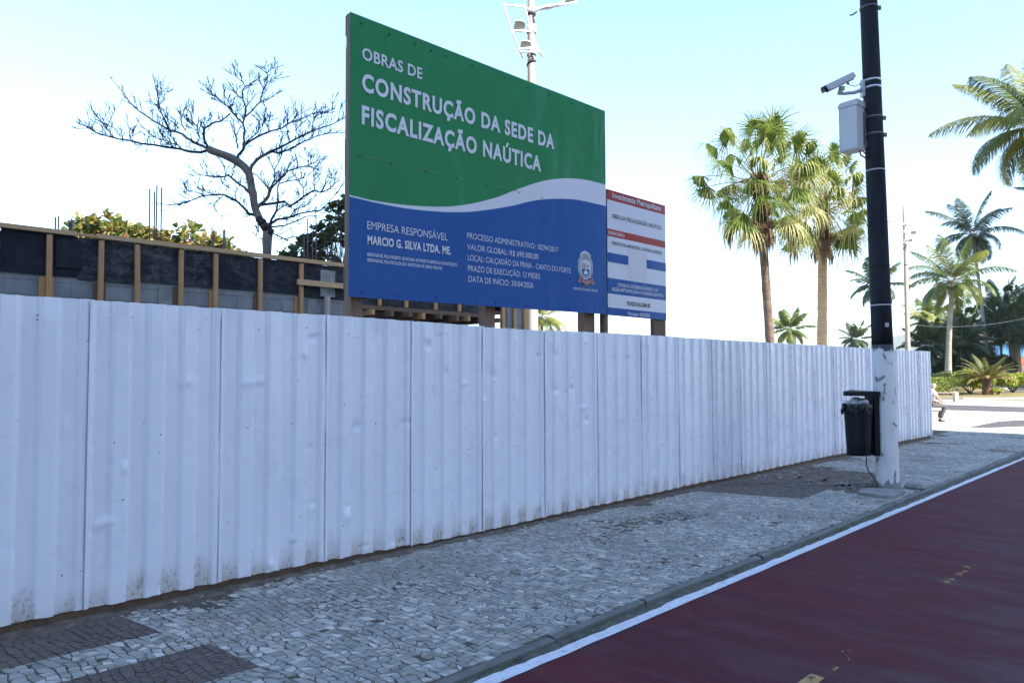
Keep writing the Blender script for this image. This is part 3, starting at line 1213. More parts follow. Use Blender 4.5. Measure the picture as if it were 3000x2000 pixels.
mb.prism([(-.004, 0, 0), (-.004, W1, SKEW), (-.004, W1, H1 + SKEW), (-.004, 0, H1)], (-.012, 0, 0))
mb.build('backing_sheet', MAT['cement'], sign)
# timber frame behind the face, its left end seen edge-on
mb = MB()
mb.box((-.060, -.004, .01), (-.018, .05, H1 - .01))
mb.box((-.080, -.006, .06), (-.062, .03, .30), 1)
mb.box((-.074, -.006, H1 - .22), (-.062, .03, H1 - .02), 1)
mb.box((-.072, -.006, 1.18), (-.062, .03, 1.55), 1)
for u in (1.36, 2.72, W1 - .03):
    mb.box((-.085, u - .03, .01 + SKEW * u / W1), (-.018, u + .03, H1 - .01 + SKEW * u / W1))
for v in (.03, 1.38, H1 - .08):
    mb.prism([(-.0845, .052, v), (-.0845, W1 - .065, v + SKEW), (-.0845, W1 - .065, v + .05 + SKEW), (-.0845, .052, v + .05)], (.06, 0, 0))
mb.build('frame', [MAT['post'], MAT['darkwood']], sign)
for u0, u1 in ((.105, .245), (1.95, 2.10), (3.78, 4.00)):
    mb = MB()
    mb.box((-.235, u0, -2.53), (-.115, u1, H1 - .25))
    mb.build('post', MAT['post'], sign)
# seam between the upper and lower sheets and the nails
mb = MB()
for i in range(40):
    ua, ub = W1 * i / 40, W1 * (i + 1) / 40
    f = lambda u: 1.405 + .0 * u
    if itab(GW, ua) < 1.40:
        a, b = s1(ua, 1.405), s1(ub, 1.405)
        mb.face([(a[0] + .0025, a[1], a[2] - .003), (b[0] + .0025, b[1], b[2] - .003), (b[0] + .0025, b[1], b[2] + .003), (a[0] + .0025, a[1], a[2] + .003)], 0)
mb.build('sheet_seam', plain('green_seam', (.05, .20, .09), (.03, .16, .07), 5, .4), sign)
rng = random.Random(3)


def nail(u, v_, r):
    q = MB()
    q.lathe([(r, 0), (r, .003)], (0, 0, 0), 8)
    q.v = [(z + .004, u + x, v_ + y + SKEW * u / W1) for x, y, z in q.v]
    q.build('nail_head', MAT['hole'], sign)


for u in [.13, .47, .80, 1.03, 1.24, 1.63, 2.15, 2.55, 2.95, 3.40, 3.8]:
    nail(u, H1 - .07 - .02 * rng.random(), .011)
for v_, us in ((1.395, [.12, .5, .95, 1.4, 1.85, 2.4, 2.8]), (.05, [.15, .55, 1.1, 1.7, 2.0, 2.5, 2.9, 3.3, 3.6, 3.85])):
    for u in us:
        nail(u, v_, .010)

L1 = [('title_lettering', 'OBRAS DE', .138, 2.366, .761, .125, .020, 1.06), ('title_lettering', 'CONSTRUÇÃO DA SEDE DA', .139, 2.046, 2.903, .188, .034, 1.14),
      ('title_lettering', 'FISCALIZAÇÃO NAÚTICA', .137, 1.714, 2.651, .195, .034, 1.14), ('company_lettering', 'EMPRESA RESPONSÁVEL', .210, .683, 1.048, .078, -.005, 1.0),
      ('company_lettering', 'MARCIO G. SILVA LTDA. ME.', .214, .533, 1.093, .088, .032, 1.10),
      ('small_lettering', 'RESPONSÁVEL PELO PROJETO: SECRETARIA DE PROJETOS ESPECIAIS E ESTRATÉGICOS', .213, .413, 1.180, .033, .012, 1.03),
      ('small_lettering', 'RESPONSÁVEL PELA FISCALIZAÇÃO: SECRETARIA DE OBRAS PÚBLICAS', .213, .358, .968, .033, .012, 1.03),
      ('contract_lettering', 'PROCESSO ADMINISTRATIVO: 18294/2017', 1.545, .742, 1.562, .066, -.004, 1.0),
      ('contract_lettering', 'VALOR GLOBAL: R$ 690.000,00', 1.546, .617, 1.183, .066, -.004, 1.0),
      ('contract_lettering', 'LOCAL: CALÇADÃO DA PRAIA - CANTO DO FORTE', 1.554, .497, 1.796, .066, -.004, 1.0),
      ('contract_lettering', 'PRAZO DE EXECUÇÃO: 12 MESES', 1.558, .378, 1.201, .066, -.004, 1.0),
      ('contract_lettering', 'DATA DE INÍCIO: 30/04/2026', 1.566, .258, 1.070, .066, -.004, 1.0),
      ('crest_caption', 'PREFEITURA DE PRAIA GRANDE', 3.398, .290, .518, .032, .008, 1.0)]
for nm, body, u, v, wd, cap, off, sp in L1:
    letter(nm, body, u, v + SKEW * u / W1, wd, cap, MAT['letter'], sign, off, sp, slope=SKEW * wd / W1)

# municipal crest: white outline, grey mural crown, laurel branches, shield, ribbon
mb = MB()


def cpoly(pts, mat, x):
    mb.face([(x, 3.66 + a * .175, .60 + b * .215 + SKEW * .9) for a, b in pts], mat)


def arc(cx, cy, rx, ry, a0, a1, n=14):
    return [(cx + rx * math.cos(R(a0 + (a1 - a0) * i / n)), cy + ry * math.sin(R(a0 + (a1 - a0) * i / n))) for i in range(n + 1)]


cpoly(arc(0, .50, .74, .50, 150, 30) + [(.52, .30), (-.52, .30)], 0, .0045)                       # crown outline
cpoly([(p[0] * .90, p[1] * .95 + .03) for p in arc(0, .50, .72, .46, 145, 35)] + [(.44, .33), (.2, .44), (-.2, .44), (-.44, .33)], 3, .0065)
for a in (-.2, 0, .2):
    cpoly([(a - .03, .58), (a + .03, .58), (a + .03, .74), (a - .03, .74)], 4, .0085)
for k in range(7):
    a = -.52 + k * .173
    hgt = .86 - .35 * a * a
    cpoly([(a - .05, hgt), (a + .05, hgt), (a + .05, hgt + .07), (a - .05, hgt + .07)], 0, .0075)
cpoly([(-.50, .32), (.50, .32), (.50, -.35)] + arc(0, -.35, .50, .40, 0, -180)[1:-1] + [(-.50, -.35)], 0, .0055)      # shield edge
cpoly([(-.44, .27), (.44, .27), (.44, -.35)] + arc(0, -.35, .44, .34, 0, -180)[1:-1] + [(-.44, -.35)], 5, .0075)      # shield field
cpoly([(-.44, -.10), (-.03, -.10), (-.03, .26), (-.44, .26)], 0, .0095)
cpoly([(.03, -.10), (.44, -.10), (.44, .26), (.03, .26)], 0, .0095)
cpoly([(-.38, -.04), (-.10, -.04), (-.10, .22), (-.38, .22)], 2, .0115)
cpoly([(-.33, 0.01), (-.15, 0.01), (-.15, .18), (-.33, .18)], 0, .0135)
cpoly([(-.27, .01), (-.21, .01), (-.20, .08), (-.17, .13), (-.24, .17), (-.29, .12), (-.26, .07)], 2, .0155)
cpoly([(.21, -.06), (.27, -.06), (.27, .22), (.21, .22)], 2, .0115)
cpoly([(.10, .06), (.38, .06), (.38, .12), (.10, .12)], 2, .0125)
cpoly([(-.30, -.42), (.30, -.42), (.20, -.28), (.12, -.22), (.04, -.13), (-.04, -.13), (-.14, -.24), (-.22, -.30)], 0, .0095)
for k in range(3):
    b = -.50 - .075 * k
    hw = .36 - .08 * k
    top = [(-hw + 2 * hw * i / 12, b + .018 * math.sin(i * PI / 1.5)) for i in range(13)]
    cpoly(top + [(p[0], p[1] - .03) for p in reversed(top)], 0, .0095)
for s in (-1, 1):
    out = [(s * .42, -.62), (s * .62, -.62), (s * .86, -.30), (s * .90, .05), (s * .84, .40), (s * .66, .62), (s * .52, .40), (s * .52, -.3)]
    cpoly(out if s > 0 else list(reversed(out)), 0, .0035)
    for i in range(9):
        t = i / 8
        cx, cy = s * (.60 + .16 * math.sin(t * PI)), -.58 + 1.05 * t
        for q in (-1, 1):
            ax, ay = cx + q * .10, cy + .12
            pts = [(cx, cy), ((cx + ax) / 2 + .03 * q, (cy + ay) / 2 - .035), (ax, ay), ((cx + ax) / 2 - .03 * q, (cy + ay) / 2 + .035)]
            cpoly(pts if q > 0 else list(reversed(pts)), 1, .0055)
rib = [(-.92, -.88), (-.66, -.55)] + [(.62 * math.sin(R(a)) * 1.0, -.42 - .46 * math.cos(R(a)) * 1.0) for a in range(-62, 63, 12)] + [(.66, -.55), (.92, -.92), (.62, -.98), (.52, -.82)]
rib2 = [(.62 * math.sin(R(a)) * .85, -.60 - .46 * math.cos(R(a))) for a in range(62, -63, -12)]
allr = rib + rib2 + [(-.52, -.80), (-.62, -.96)]


def tri_ribbon(x, mat, grow=1.0):
    top = [(.64 * math.sin(R(a)) * grow, -.40 - .44 * math.cos(R(a)) + .02 * (grow - 1) * 10) for a in range(-72, 73, 12)]
    bot = [(.62 * math.sin(R(a)) * grow, -.60 - .46 * math.cos(R(a)) - .02 * (grow - 1) * 10) for a in range(-72, 73, 12)]
    for i in range(len(top) - 1):
        cpoly([bot[i], bot[i + 1], top[i + 1], top[i]], mat, x)
    for s in (-1, 1):
        p = [(s * .62 * grow, -.50), (s * .94 * grow, -.92 * (1 + .02 * (grow > 1))), (s * .58 * grow, -.98 * (1 + .03 * (grow > 1))), (s * .46, -.78)]
        cpoly(p if s < 0 else list(reversed(p)), mat, x - .0008)


tri_ribbon(.0155, 0, 1.06)
tri_ribbon(.0175, 2)
for s in (-1, 1):
    p = [(s * .05, -1.02), (s * .40, -1.20), (s * .34, -1.28), (-s * .02, -1.08)]
    cpoly(p if s < 0 else list(reversed(p)), 1, .0060)
mb.build('crest', [MAT['signwhite'], MAT['crestgreen'], MAT['crestred'], MAT['crestgrey'], MAT['black_letter'], MAT['blue']], sign)
vs, fs = text_mesh('MARE NOSTRUM', 1.0, .10, .01)
mb = MB()
for a, b in vs:
    an = -55 + a * 110
    rr = .50 + (b - .05) * -1
    mb.v.append((.0195, 3.66 + (.62 * math.sin(R(an))) * .175 * (1 - (b - .05) * .6), .60 + SKEW * .9 + (-.52 - .45 * math.cos(R(an)) + (b - .02) * .9) * .215))
for f in fs:
    mb.f.append(f)
    mb.m.append(0)
    mb.s.append(False)
mb.build('ribbon_lettering', MAT['letter'], sign)

# second sign
W2, H2 = 1.455, 1.735
sign2 = thing('funding_sign', 'smaller white sign with red and blue bands right of the big green notice board', 'sign', (-6.16, 8.245, 2.525))
mb = MB()
K2 = -.008


def q2(u0, u1, v0, v1, m, x=0.0):
    mb.face([(x, u0, v0), (x, u1, v0), (x, u1, v1), (x, u0, v1)], m)


for v0, v1, m in ((0, .106, 2), (.106, .296, 0), (.296, .512, 2), (.512, 1.087, 0), (1.087, 1.19, 1), (1.19, 1.592, 0), (1.592, H2, 1)):
    for i in range(12):
        q2(W2 * i / 12, W2 * (i + 1) / 12, v0, v1, m)
q2(0, .487, .733, .860, 2, .003)
q2(.941, W2, .733, .860, 2, .003)
q2(.487, .935, .539, .950, 3, .003)
mb.build('printed_face', [MAT['signwhite'], MAT['signred'], MAT['blue'], MAT['patchgrey']], sign2)
mb = MB()
mb.box((-.02, 0, 0), (-.003, W2, H2))
mb.build('backing_sheet', MAT['cement'], sign2)
for u0, u1, top in ((-.055, .03, H2 - .02), (1.17, 1.47, H2 - .3)):
    mb = MB()
    mb.box((-.10, u0, -2.58), (-.022, u1, top))
    mb.build('post', MAT['darkwood'], sign2)
for nm, body, u, v, wd, cap, mt, off, sp in (
        ('heading_lettering', 'Investimento Metropolitano', .116, 1.630, 1.219, .083, 'letter', .018, 1.06), ('title_lettering', 'SEDE DA FISCALIZAÇÃO NAÚTICA', .119, 1.350, 1.217, .060, 'black_letter', .008, 1.04),
        ('caption_lettering', 'BENEFICIÁRIO:', .017, 1.112, .382, .047, 'letter', .008, 1.0), ('title_lettering', 'PREFEITURA MUNICIPAL DE PRAIA GRANDE', .105, .977, 1.239, .050, 'black_letter', .008, 1.04),
        ('caption_lettering', 'CONSELHO DE DESENVOLVIMENTO DA', .220, .408, 1.001, .050, 'letter', .010, 1.02), ('caption_lettering', 'REGIÃO METROPOLITANA DA BAIXADA SANTISTA', .091, .338, 1.272, .050, 'letter', .010, 1.02),
        ('title_lettering', 'FUNDO/AGEM BS', .440, .158, .580, .062, 'black_letter', .018, 1.06), ('caption_lettering', 'Processo: 002/2024', .460, .022, .541, .050, 'letter', .014, 1.02)):
    letter(nm, body, u, v, wd, cap, MAT[mt], sign2, off, sp)

# ------------------------------------------------------------------ unfinished building behind the fence
WX = -11.6
site = thing('unfinished_building', 'unfinished block building with dark formwork beam and timber studs behind the white fence', 'building', (WX, 7, 0))
SUB = (WX, 7, 0)


def sitepart(name, mat, fn):
    m_ = MB()
    fn(m_)
    return m_.build(name, mat, site, SUB)


sitepart('block_wall', MAT['block'], lambda m: m.box((WX - .15, -4, 0), (WX, 7.95, 3.62)))
sitepart('side_wall', MAT['block'], lambda m: m.box((WX - 5.0, -4.15, 0), (WX, -4.003, 3.6)))
sitepart('rear_wall', MAT['block'], lambda m: m.box((WX - 5.2, -4, 0), (WX - 5.05, 12.5, 3.02)))
sitepart('top_plate', MAT['pine_y'], lambda m: (m.box((WX + .0, -4, 3.655), (WX + .085, 3.23, 3.715)), m.box((WX + .0, 3.50, 3.66), (WX + .075, 12.55, 3.725)), m.box((WX, 3.232, 3.67), (WX + .06, 3.498, 3.70))))
yb = -4.0
for i, (ye, mt, zb) in enumerate([(2.35, 'form', 3.10), (3.27, 'form', 3.085), (4.05, 'form_worn', 3.06), (4.68, 'form_worn', 3.10), (5.2, 'form_worn', 3.09), (5.96, 'form', 3.10), (6.72, 'form', 3.10), (7.7, 'form', 3.07)]):
    mixm = MAT['form_worn'] if mt == 'form_worn' else (MAT['form'] if i < 3 else make_form('formwork_ply_worn', .35 + .1 * (i % 3)))
    sitepart('formwork_board', mixm, lambda m, a=yb, b=ye, z=zb: m.box((WX + .002, a + .004, z), (WX + .022, b - .004, 3.652)))
    yb = ye
for i, (yc, lower) in enumerate([(1.2, 1), (2.2, 0), (2.904, 1), (3.553, 1), (4.035, 0), (4.671, 1), (5.214, 1), (5.961, 1), (6.714, 1)]):
    tl = [.0, .0, .02, .0, .03, .01, .0, .015, .01][i]
    sitepart('stud', MAT['pine'], lambda m, c=yc, t=tl: m.prism([(WX + .026, c - .034, 3.63), (WX + .026, c + .03, 3.63), (WX + .026, c + .03 + t, 1.9), (WX + .026, c - .034 + t, 1.9)][::-1], (.055, 0, 0)))
    if lower:
        sitepart('lower_stud', MAT['darkwood'] if i % 2 else MAT['pine'], lambda m, c=yc, i=i: m.box((WX + .003, c - .085 - .01 * (i % 3), 1.9), (WX + .024, c + (.075 if i < 4 else -.037), 3.06)))
    sitepart('tie_wire', MAT['rebar'], lambda m, c=yc: (m.tube([(WX + .03, c - .07, 2.64), (WX + .09, c - .02, 2.62), (WX + .09, c + .03, 2.60), (WX + .03, c + .09, 2.65)], .008, 5),
                                                    m.tube([(WX + .03, c - .05, 2.60), (WX + .09, c + .0, 2.58), (WX + .05, c + .09, 2.50)], .006, 4),
                                                    m.tube([(WX + .03, c - .04, 3.32), (WX + .086, c, 3.318), (WX + .03, c + .05, 3.32)], .005, 4)))
sitepart('patch_board', MAT['form'], lambda m: m.box((WX + .024, 2.99, 3.20), (WX + .045, 3.30, 3.60)))
sitepart('grey_board', MAT['cement'], lambda m: m.box((WX + .024, 7.10, 3.10), (WX + .05, 7.39, 3.57)))
sitepart('nailed_plank', MAT['pine_y'], lambda m: m.box((WX + .085, 6.61, 3.26), (WX + .13, 8.3, 3.355)))
sitepart('downpipe', plain('pink_grey_pipe', (.36, .27, .25), (.28, .22, .21), 5, .6), lambda m: m.tube([(WX + .10, 7.20, 1.5), (WX + .10, 7.20, 3.10)], .055, 10))
sitepart('mortar_patch', MAT['cement'], lambda m: m.box((WX + .001, 4.36, 2.2), (WX + .016, 4.62, 3.05)))
sitepart('mortar_patch', MAT['cement'], lambda m: m.box((WX + .001, 6.86, 2.2), (WX + .016, 7.05, 3.03)))
for yc, zt in [(3.033, 3.93), (3.07, 3.95), (3.207, 3.91), (3.237, 3.94), (4.287, 4.55), (4.356, 4.52), (4.391, 4.62), (4.462, 4.60), (5.255, 4.1), (5.288, 4.07), (5.447, 4.08), (5.47, 4.09),
               (6.912, 4.18), (6.98, 4.5), (7.083, 4.27), (7.145, 4.58)]:
    sitepart('rebar', MAT['rebar'], lambda m, c=yc, z=zt: m.tube([(WX - .2 + .02 * math.sin(c * 90), c, 3.0), (WX - .2 + .02 * math.sin(c * 90), c + .004, (3 + z) / 2), (WX - .2, c, z)], .011, 5))
# open porch under the big sign: beam forms, props, joists
sitepart('porch_beam', make_form('beam_ply', .45), lambda m: (m.box((WX - .14, 7.955, 3.02), (WX + .012, 11.3, 3.652)), m.box((WX - .14, 11.303, 3.21), (WX + .010, 12.46, 3.650))))
sitepart('porch_slab', MAT['form'], lambda m: m.box((WX - 4.9, 7.96, 3.12), (WX - .15, 12.45, 3.30)))
sitepart('ledger', MAT['darkwood'], lambda m: (m.box((WX - .30, 7.96, 2.93), (WX + .06, 11.3, 3.01)),))
rng = random.Random(21)
for i in range(9):
    yj = 8.1 + i * .40
    sitepart('joist', MAT['darkwood'] if i % 3 else MAT['pine'], lambda m, c=yj, i=i: m.box((WX - 2.5, c, 2.83 - .02 * (i % 2)), (WX + .16 + .05 * (i % 3), c + .075, 2.925)))
for i, (yc, xo, lean) in enumerate([(8.25, -.4, .0), (8.5, -.9, .05), (8.78, -.5, -.12), (9.1, -1.0, .1), (9.35, -.6, .28), (9.72, -.5, .0), (10.05, -1.2, .05), (10.3, -.5, -.05), (10.66, -1.0, .0), (10.95, -.6, .03), (11.25, -1.4, 0), (11.7, -.9, .0)]):
    sitepart('prop', MAT['pine'] if i % 2 else MAT['darkwood'], lambda m, c=yc, x=xo, l=lean: m.bar((WX + x, c, 0), (WX + x, c + l, 2.83), .09, .08))
for i, yc in enumerate([8.37, 9.0, 9.74, 10.38]):
    sitepart('beam_stud', MAT['pine'], lambda m, c=yc: m.box((WX + .014, c - .04, 3.02), (WX + .06, c + .03, 3.62)))
for i, (yc, wd) in enumerate([(11.66, .05), (12.02, .04), (12.36, .05)]):
    sitepart('corner_stud', MAT['pine'], lambda m, c=yc, q=wd: m.box((WX + .014, c - q, 1.5), (WX + .07, c + q, 3.62)))
sitepart('corner_column', MAT['block'], lambda m: m.box((WX - .2, 11.80, 0), (WX + .008, 12.44, 3.205)))
sitepart('stored_panel', MAT['blueplay'] if False else plain('blue_grey_panel', (.10, .13, .20), (.07, .09, .15), 3, .5), lambda m: m.box((WX - 3.2, 8.9, 1.2), (WX - 3.1, 9.9, 2.8)))


# ------------------------------------------------------------------ concrete pole with bin, camera and cabinet
RZ = math.atan2(.696, .718)             # local x runs along the picture's horizontal
PX, PY = -3.824, 12.01
pole = thing('concrete_pole', 'dark concrete pole with white painted base beside the cycle path', 'pole', (PX, PY, 0), RZ)
LEAN = -.0155


def pr(z):
    return .161 - .0050 * z


mb = MB()
zs = [-.05 + i * .1 for i in range(23)]
mb.lathe([(pr(z) + .002 * noise.noise((z * 4, 0, 0)) + (.004 if i in (6, 9, 15) else 0), z) for i, z in enumerate(zs)], (0, 0, 0), 28)
mb.v = [(x + LEAN * z, y, z) for x, y, z in mb.v]
mb.build('painted_base', MAT['polewhite'], pole)
mb = MB()
zs = [2.15 + i * .25 for i in range(30)]
mb.lathe([(pr(z) - .001, z) for z in zs], (0, 0, 0), 28)
mb.v = [(x + LEAN * z, y, z) for x, y, z in mb.v]
mb.build('shaft', MAT['poledark'], pole)


def band(z, h, mat, name, t=.006, tilt=0.0):
    m_ = MB()
    r = pr(z) + t
    m_.lathe([(r - t, z - h / 2), (r, z - h / 2), (r, z + h / 2), (r - t, z + h / 2)], (0, 0, 0), 28, close=False)
    m_.v = [(x + LEAN * z, y, zz + tilt * x) for x, y, zz in m_.v]
    return m_.build(name, mat, pole)


for z in (6.17, 6.06):
    band(z, .035, MAT['steel'], 'steel_strap', .006)
for z in (7.31, 5.60, 5.34):
    b = band(z, .035, MAT['darksteel'], 'perforated_strap', .008)
    m_ = MB()
    for k in range(20):
        a = 2 * PI * k / 20
        r = pr(z) + .0095
        m_.box((-.001, -.008, -.007), (.001, .008, .007), 0, Matrix.Rotation(a, 3, 'Z'), (0, 0, 0))
        for i in range(8):
            x, y, zz = m_.v[-8 + i]
            m_.v[-8 + i] = (x + r * math.cos(a) + LEAN * z, y + r * math.sin(a), zz + z)
    m_.build('strap_slots', MAT['hole'], b)
    m_ = MB()
    m_.box((pr(z) + LEAN * z, -.03, z - .03), (pr(z) + LEAN * z + .05, .0, z + .03))
    m_.build('strap_bolt', MAT['darksteel'], b)
for z, h in ((4.79, .018), (3.34, .016), (2.74, .02)):
    band(z, h, MAT['camgrey'] if z != 3.34 else MAT['blackplastic'], 'cable_tie', .004)
m_ = MB()
m_.box((LEAN * 2.44 - .02, -pr(2.44) - .012, 2.41), (LEAN * 2.44 + .03, -pr(2.44) + .02, 2.47))
m_.build('small_tag', MAT['camgrey'], pole)
m_ = MB()
m_.tube([(-.19 + LEAN * 7.2, 0, 7.26), (-.25 + LEAN * 7.2, -.01, 7.21), (-.30 + LEAN * 7.2, -.01, 7.20)], .012, 6)
m_.build('bracket_stub', MAT['darksteel'], pole)

# cctv camera
cz = 6.06
cctv = thing('security_camera', 'grey security camera on an arm high on the dark pole', 'security camera', (PX, PY, 0), RZ)
xo = LEAN * cz - pr(cz)
m_ = MB()
m_.box((xo - .035, -.045, cz - .13), (xo + .004, .045, cz + .13))
m_.tube([(xo - .03, 0, cz - .02), (xo - .14, 0, cz - .06), (xo - .30, 0, cz - .075), (xo - .37, 0, cz - .07)], [.03, .028, .026, .024], 10)
m_.tube([(xo - .37, 0, cz - .085), (xo - .345, 0, cz + .02)], [.035, .03], 10)
m_.box((xo - .36, -.035, cz - .03), (xo - .30, .035, cz + .03))
m_.build('bracket_arm', MAT['camgrey'], cctv)
ax = Vector((-.445, -.12, -.235)).normalized()
a0 = Vector((xo - .16, .03, cz + .20))
m_ = MB()
sd2 = ax.cross(Vector((0, 0, 1))).normalized()
upv = sd2.cross(ax).normalized()


def campt(t, s, h):
    return a0 + ax * t + sd2 * s + upv * h


prof = [(-.052, -.055), (.052, -.055), (.062, -.03), (.062, .028), (-.062, .028), (-.062, -.03)]
for t0, t1 in ((.03, .50),):
    A = [campt(t0, s, h) for s, h in prof]
    B = [campt(t1, s, h) for s, h in prof]
    m_.face(A[::-1])
    m_.face(B)
    for i in range(6):
        j = (i + 1) % 6
        m_.face([A[i], A[j], B[j], B[i]])
m_.build('housing', MAT['camgrey'], cctv)
m_ = MB()
prof = [(-.078, -.035), (-.072, -.035), (-.066, .030), (-.045, .050), (.045, .050), (.066, .030), (.072, -.035), (.078, -.035), (.072, .034), (.048, .057), (-.048, .057), (-.072, .034)]
for i in range(12):
    j = (i + 1) % 12
    m_.face([campt(0, *prof[i]), campt(0, *prof[j]), campt(.56, *prof[j]), campt(.56, *prof[i])])
for t in (0, .56):
    for i in range(5):
        m_.face([campt(t, *prof[1 + i]), campt(t, *prof[2 + i]), campt(t, *prof[10 - i if i else 11 - 1 * 0 - 1]), campt(t, *prof[11 - i])])
m_.build('sun_shield', MAT['camgrey'], cctv)
m_ = MB()
m_.face([campt(.503, -.044, -.045), campt(.503, .044, -.045), campt(.503, .05, .02), campt(.503, -.05, .02)])
m_.build('lens_window', MAT['glass'], cctv)
m_ = MB()
m_.tube([campt(.12, 0, -.06), campt(.10, 0, -.10), Vector((xo - .12, .02, cz + .045)), Vector((xo - .02, .01, cz + .085))], .006, 5)
m_.tube([campt(.12, 0, -.05), campt(.115, 0, -.085)], .018, 8)
m_.build('signal_cable', MAT['blackplastic'], cctv)

# metal cabinet
cabz0, cabz1 = 5.08, 5.82
cab = thing('metal_cabinet', 'grey metal cabinet strapped to the dark pole below the camera', 'cabinet', (PX, PY, 0), RZ)
pcx = LEAN * 5.4
pv = (pcx - .34, -.02, 5.4)
rot = Matrix.Rotation(R(-50), 3, 'Z')
px0, px1, py0, py1 = pcx - .48, pcx - .20, -.14, .10


def cabbox(lo, hi, name, mat, parent):
    q = MB()
    q.box(lo, hi, 0, rot, pv)
    return q.build(name, mat, parent)


cabbox((px0, py0, cabz0), (px1, py1, cabz1 - .015), 'shell', MAT['cabinet'], cab)
m_ = MB()
A = [(px0 - .012, py0 - .014, cabz1 - .075), (px0 - .012, py0 - .014, cabz1 - .03), (px0 + .03, py0 - .014, cabz1 + .006), (px1 + .012, py0 - .014, cabz1 + .012), (px1 + .012, py0 - .014, cabz1 - .075)]
m_.prism(A[::-1], (0, py1 - py0 + .028, 0))
m_.v = [tuple(rot @ (Vector(p) - Vector(pv)) + Vector(pv)) for p in m_.v]
m_.build('rain_hood', MAT['cabinet'], cab)
cabbox((px0 + .012, py0 - .008, cabz0 + .012), (px1 - .004, py0 - .002, cabz1 - .085), 'door', MAT['camgrey'], cab)
cabbox((px0 + .004, py0 - .006, cabz0 + .02), (px0 + .011, py0 - .001, cabz1 - .085), 'door_gap', MAT['hole'], cab)
m_ = MB()
for z0 in (5.14, 5.58):
    m_.box((pcx - .21, -.05, z0), (pcx - .12, .05, z0 + .09))
m_.box((pcx - .185, -.10, 5.16), (pcx - .172, -.05, 5.67))
m_.build('mounting_rail', MAT['darksteel'], cab)
m_ = MB()
m_.tube([(pcx - .24, -.03, cabz0 + .02), (pcx - .23, -.05, cabz0 - .06), (pcx - .18, -.08, cabz0 - .11), (pcx - .11, -.10, cabz0 - .10)], .012, 6)
m_.tube([(pcx - .20, -.03, cabz0 + .02), (pcx - .17, -.06, cabz0 - .04), (pcx - .10, -.09, cabz0 - .05)], .010, 6)
m_.build('conduit', MAT['blackplastic'], cab)

# litter bin hung on the pole
bin_ = thing('litter_bin', 'full black plastic litter bin hung on the white base of the pole', 'litter bin', (PX, PY, 0), RZ)
bx = -.42
m_ = MB()
prof = [(.168, .50), (.172, .505), (.182, .70), (.196, 1.0), (.207, 1.20), (.218, 1.225), (.218, 1.245), (.204, 1.245), (.195, 1.21)]
m_.lathe(prof, (bx, 0, 0), 28, 0, 1.0, .9)
m_.build('bucket', MAT['blackplastic'], bin_)
m_ = MB()
m_.box((-.235, -.13, .50), (-.165, .13, 1.40))
m_.box((-.25, -.15, 1.30), (-.17, .15, 1.42))
m_.build('back_plate', MAT['blackplastic'], bin_)
m_ = MB()
pl = []
for i in range(25):
    a = R(90 + 180 * i / 24)
    pl.append((bx + .205 * math.cos(a) + .0, .185 * math.sin(a)))
pl += [(-.17, -.185), (-.17, .185)]
for i in range(len(pl)):
    x0, y0_ = pl[i]
    x1_, y1_ = pl[(i + 1) % len(pl)]
    m_.face([(x0, y0_, 1.385), (x1_, y1_, 1.385), (x1_, y1_, 1.45), (x0, y0_, 1.45)], 0, True)
cx_ = sum(p[0] for p in pl) / len(pl)
for i in range(len(pl)):
    x0, y0_ = pl[i]
    x1_, y1_ = pl[(i + 1) % len(pl)]
    m_.face([(x0, y0_, 1.45), (x1_, y1_, 1.45), (cx_, 0, 1.475)], 0, True)
    m_.face([(x1_, y1_, 1.39), (x0, y0_, 1.39), (cx_, 0, 1.40)], 0, False)
m_.build('lid', MAT['blackplastic'], bin_)
m_ = MB()
rng = random.Random(8)
N = 40
for j in range(4):
    pass
rows = []
for zz, rr in ((1.262, .190), (1.270, .210), (1.255, .222), (1.225, .224), (1.19, .220), (1.14, .212)):
    rows.append([(bx + (rr + .006 * math.sin(k * 2.3 + zz * 9) + rng.uniform(-.003, .003)) * math.cos(2 * PI * k / N), .9 * (rr + .006 * math.sin(k * 1.7)) * math.sin(2 * PI * k / N),
                  zz + (.02 * math.sin(k * .9) + rng.uniform(-.012, .012) if zz < 1.15 else rng.uniform(-.004, .004))) for k in range(N)])
for a, b in zip(rows[:-1], rows[1:]):
    for k in range(N):
        k2 = (k + 1) % N
        m_.face([a[k], b[k], b[k2], a[k2]], 0, True)
m_.blob((bx - .235, -.05, 1.25), .03, 8, 5, 0, .2, rng, (1, 1, 1.1))
m_.tube([(bx - .235, -.05, 1.24), (bx - .26, -.05, 1.16), (bx - .265, -.05, 1.11)], [.02, .028, .012], 7)
m_.build('bin_bag', MAT['bag'], bin_)
m_ = MB()
for k in range(16):
    a = rng.uniform(0, 2 * PI)
    r = rng.uniform(0, .14)
    m_.blob((bx + r * math.cos(a), r * math.sin(a), 1.26 + rng.uniform(0, .05)), rng.uniform(.03, .065), 8, 5, 0, .35, rng, (1.2, 1, .8))
m_.face([(bx - .18, -.08, 1.29), (bx - .33, -.09, 1.325), (bx - .32, -.08, 1.335), (bx - .17, -.06, 1.31)])
m_.build('rubbish', MAT['litter'], bin_)
m_ = MB()
m_.tube([(bx - .02, -.10, 1.28), (bx + .0, -.12, 1.33), (bx + .05, -.13, 1.35), (bx + .09, -.12, 1.30)], .007, 5)
m_.tube([(bx + .02, -.185, 1.24), (bx + .01, -.19, 1.05), (bx - .01, -.175, .85), (bx + .02, -.165, .6), (bx + .03, -.16, .50), (bx + .02, -.17, .40), (bx + .04, -.18, .30), (bx + .13, -.19, .17), (bx + .17, -.2, .10), (bx + .13, -.21, .03), (bx + .06, -.22, .012)], .0075, 6)
m_.build('dangling_cord', MAT['blackplastic'], bin_)

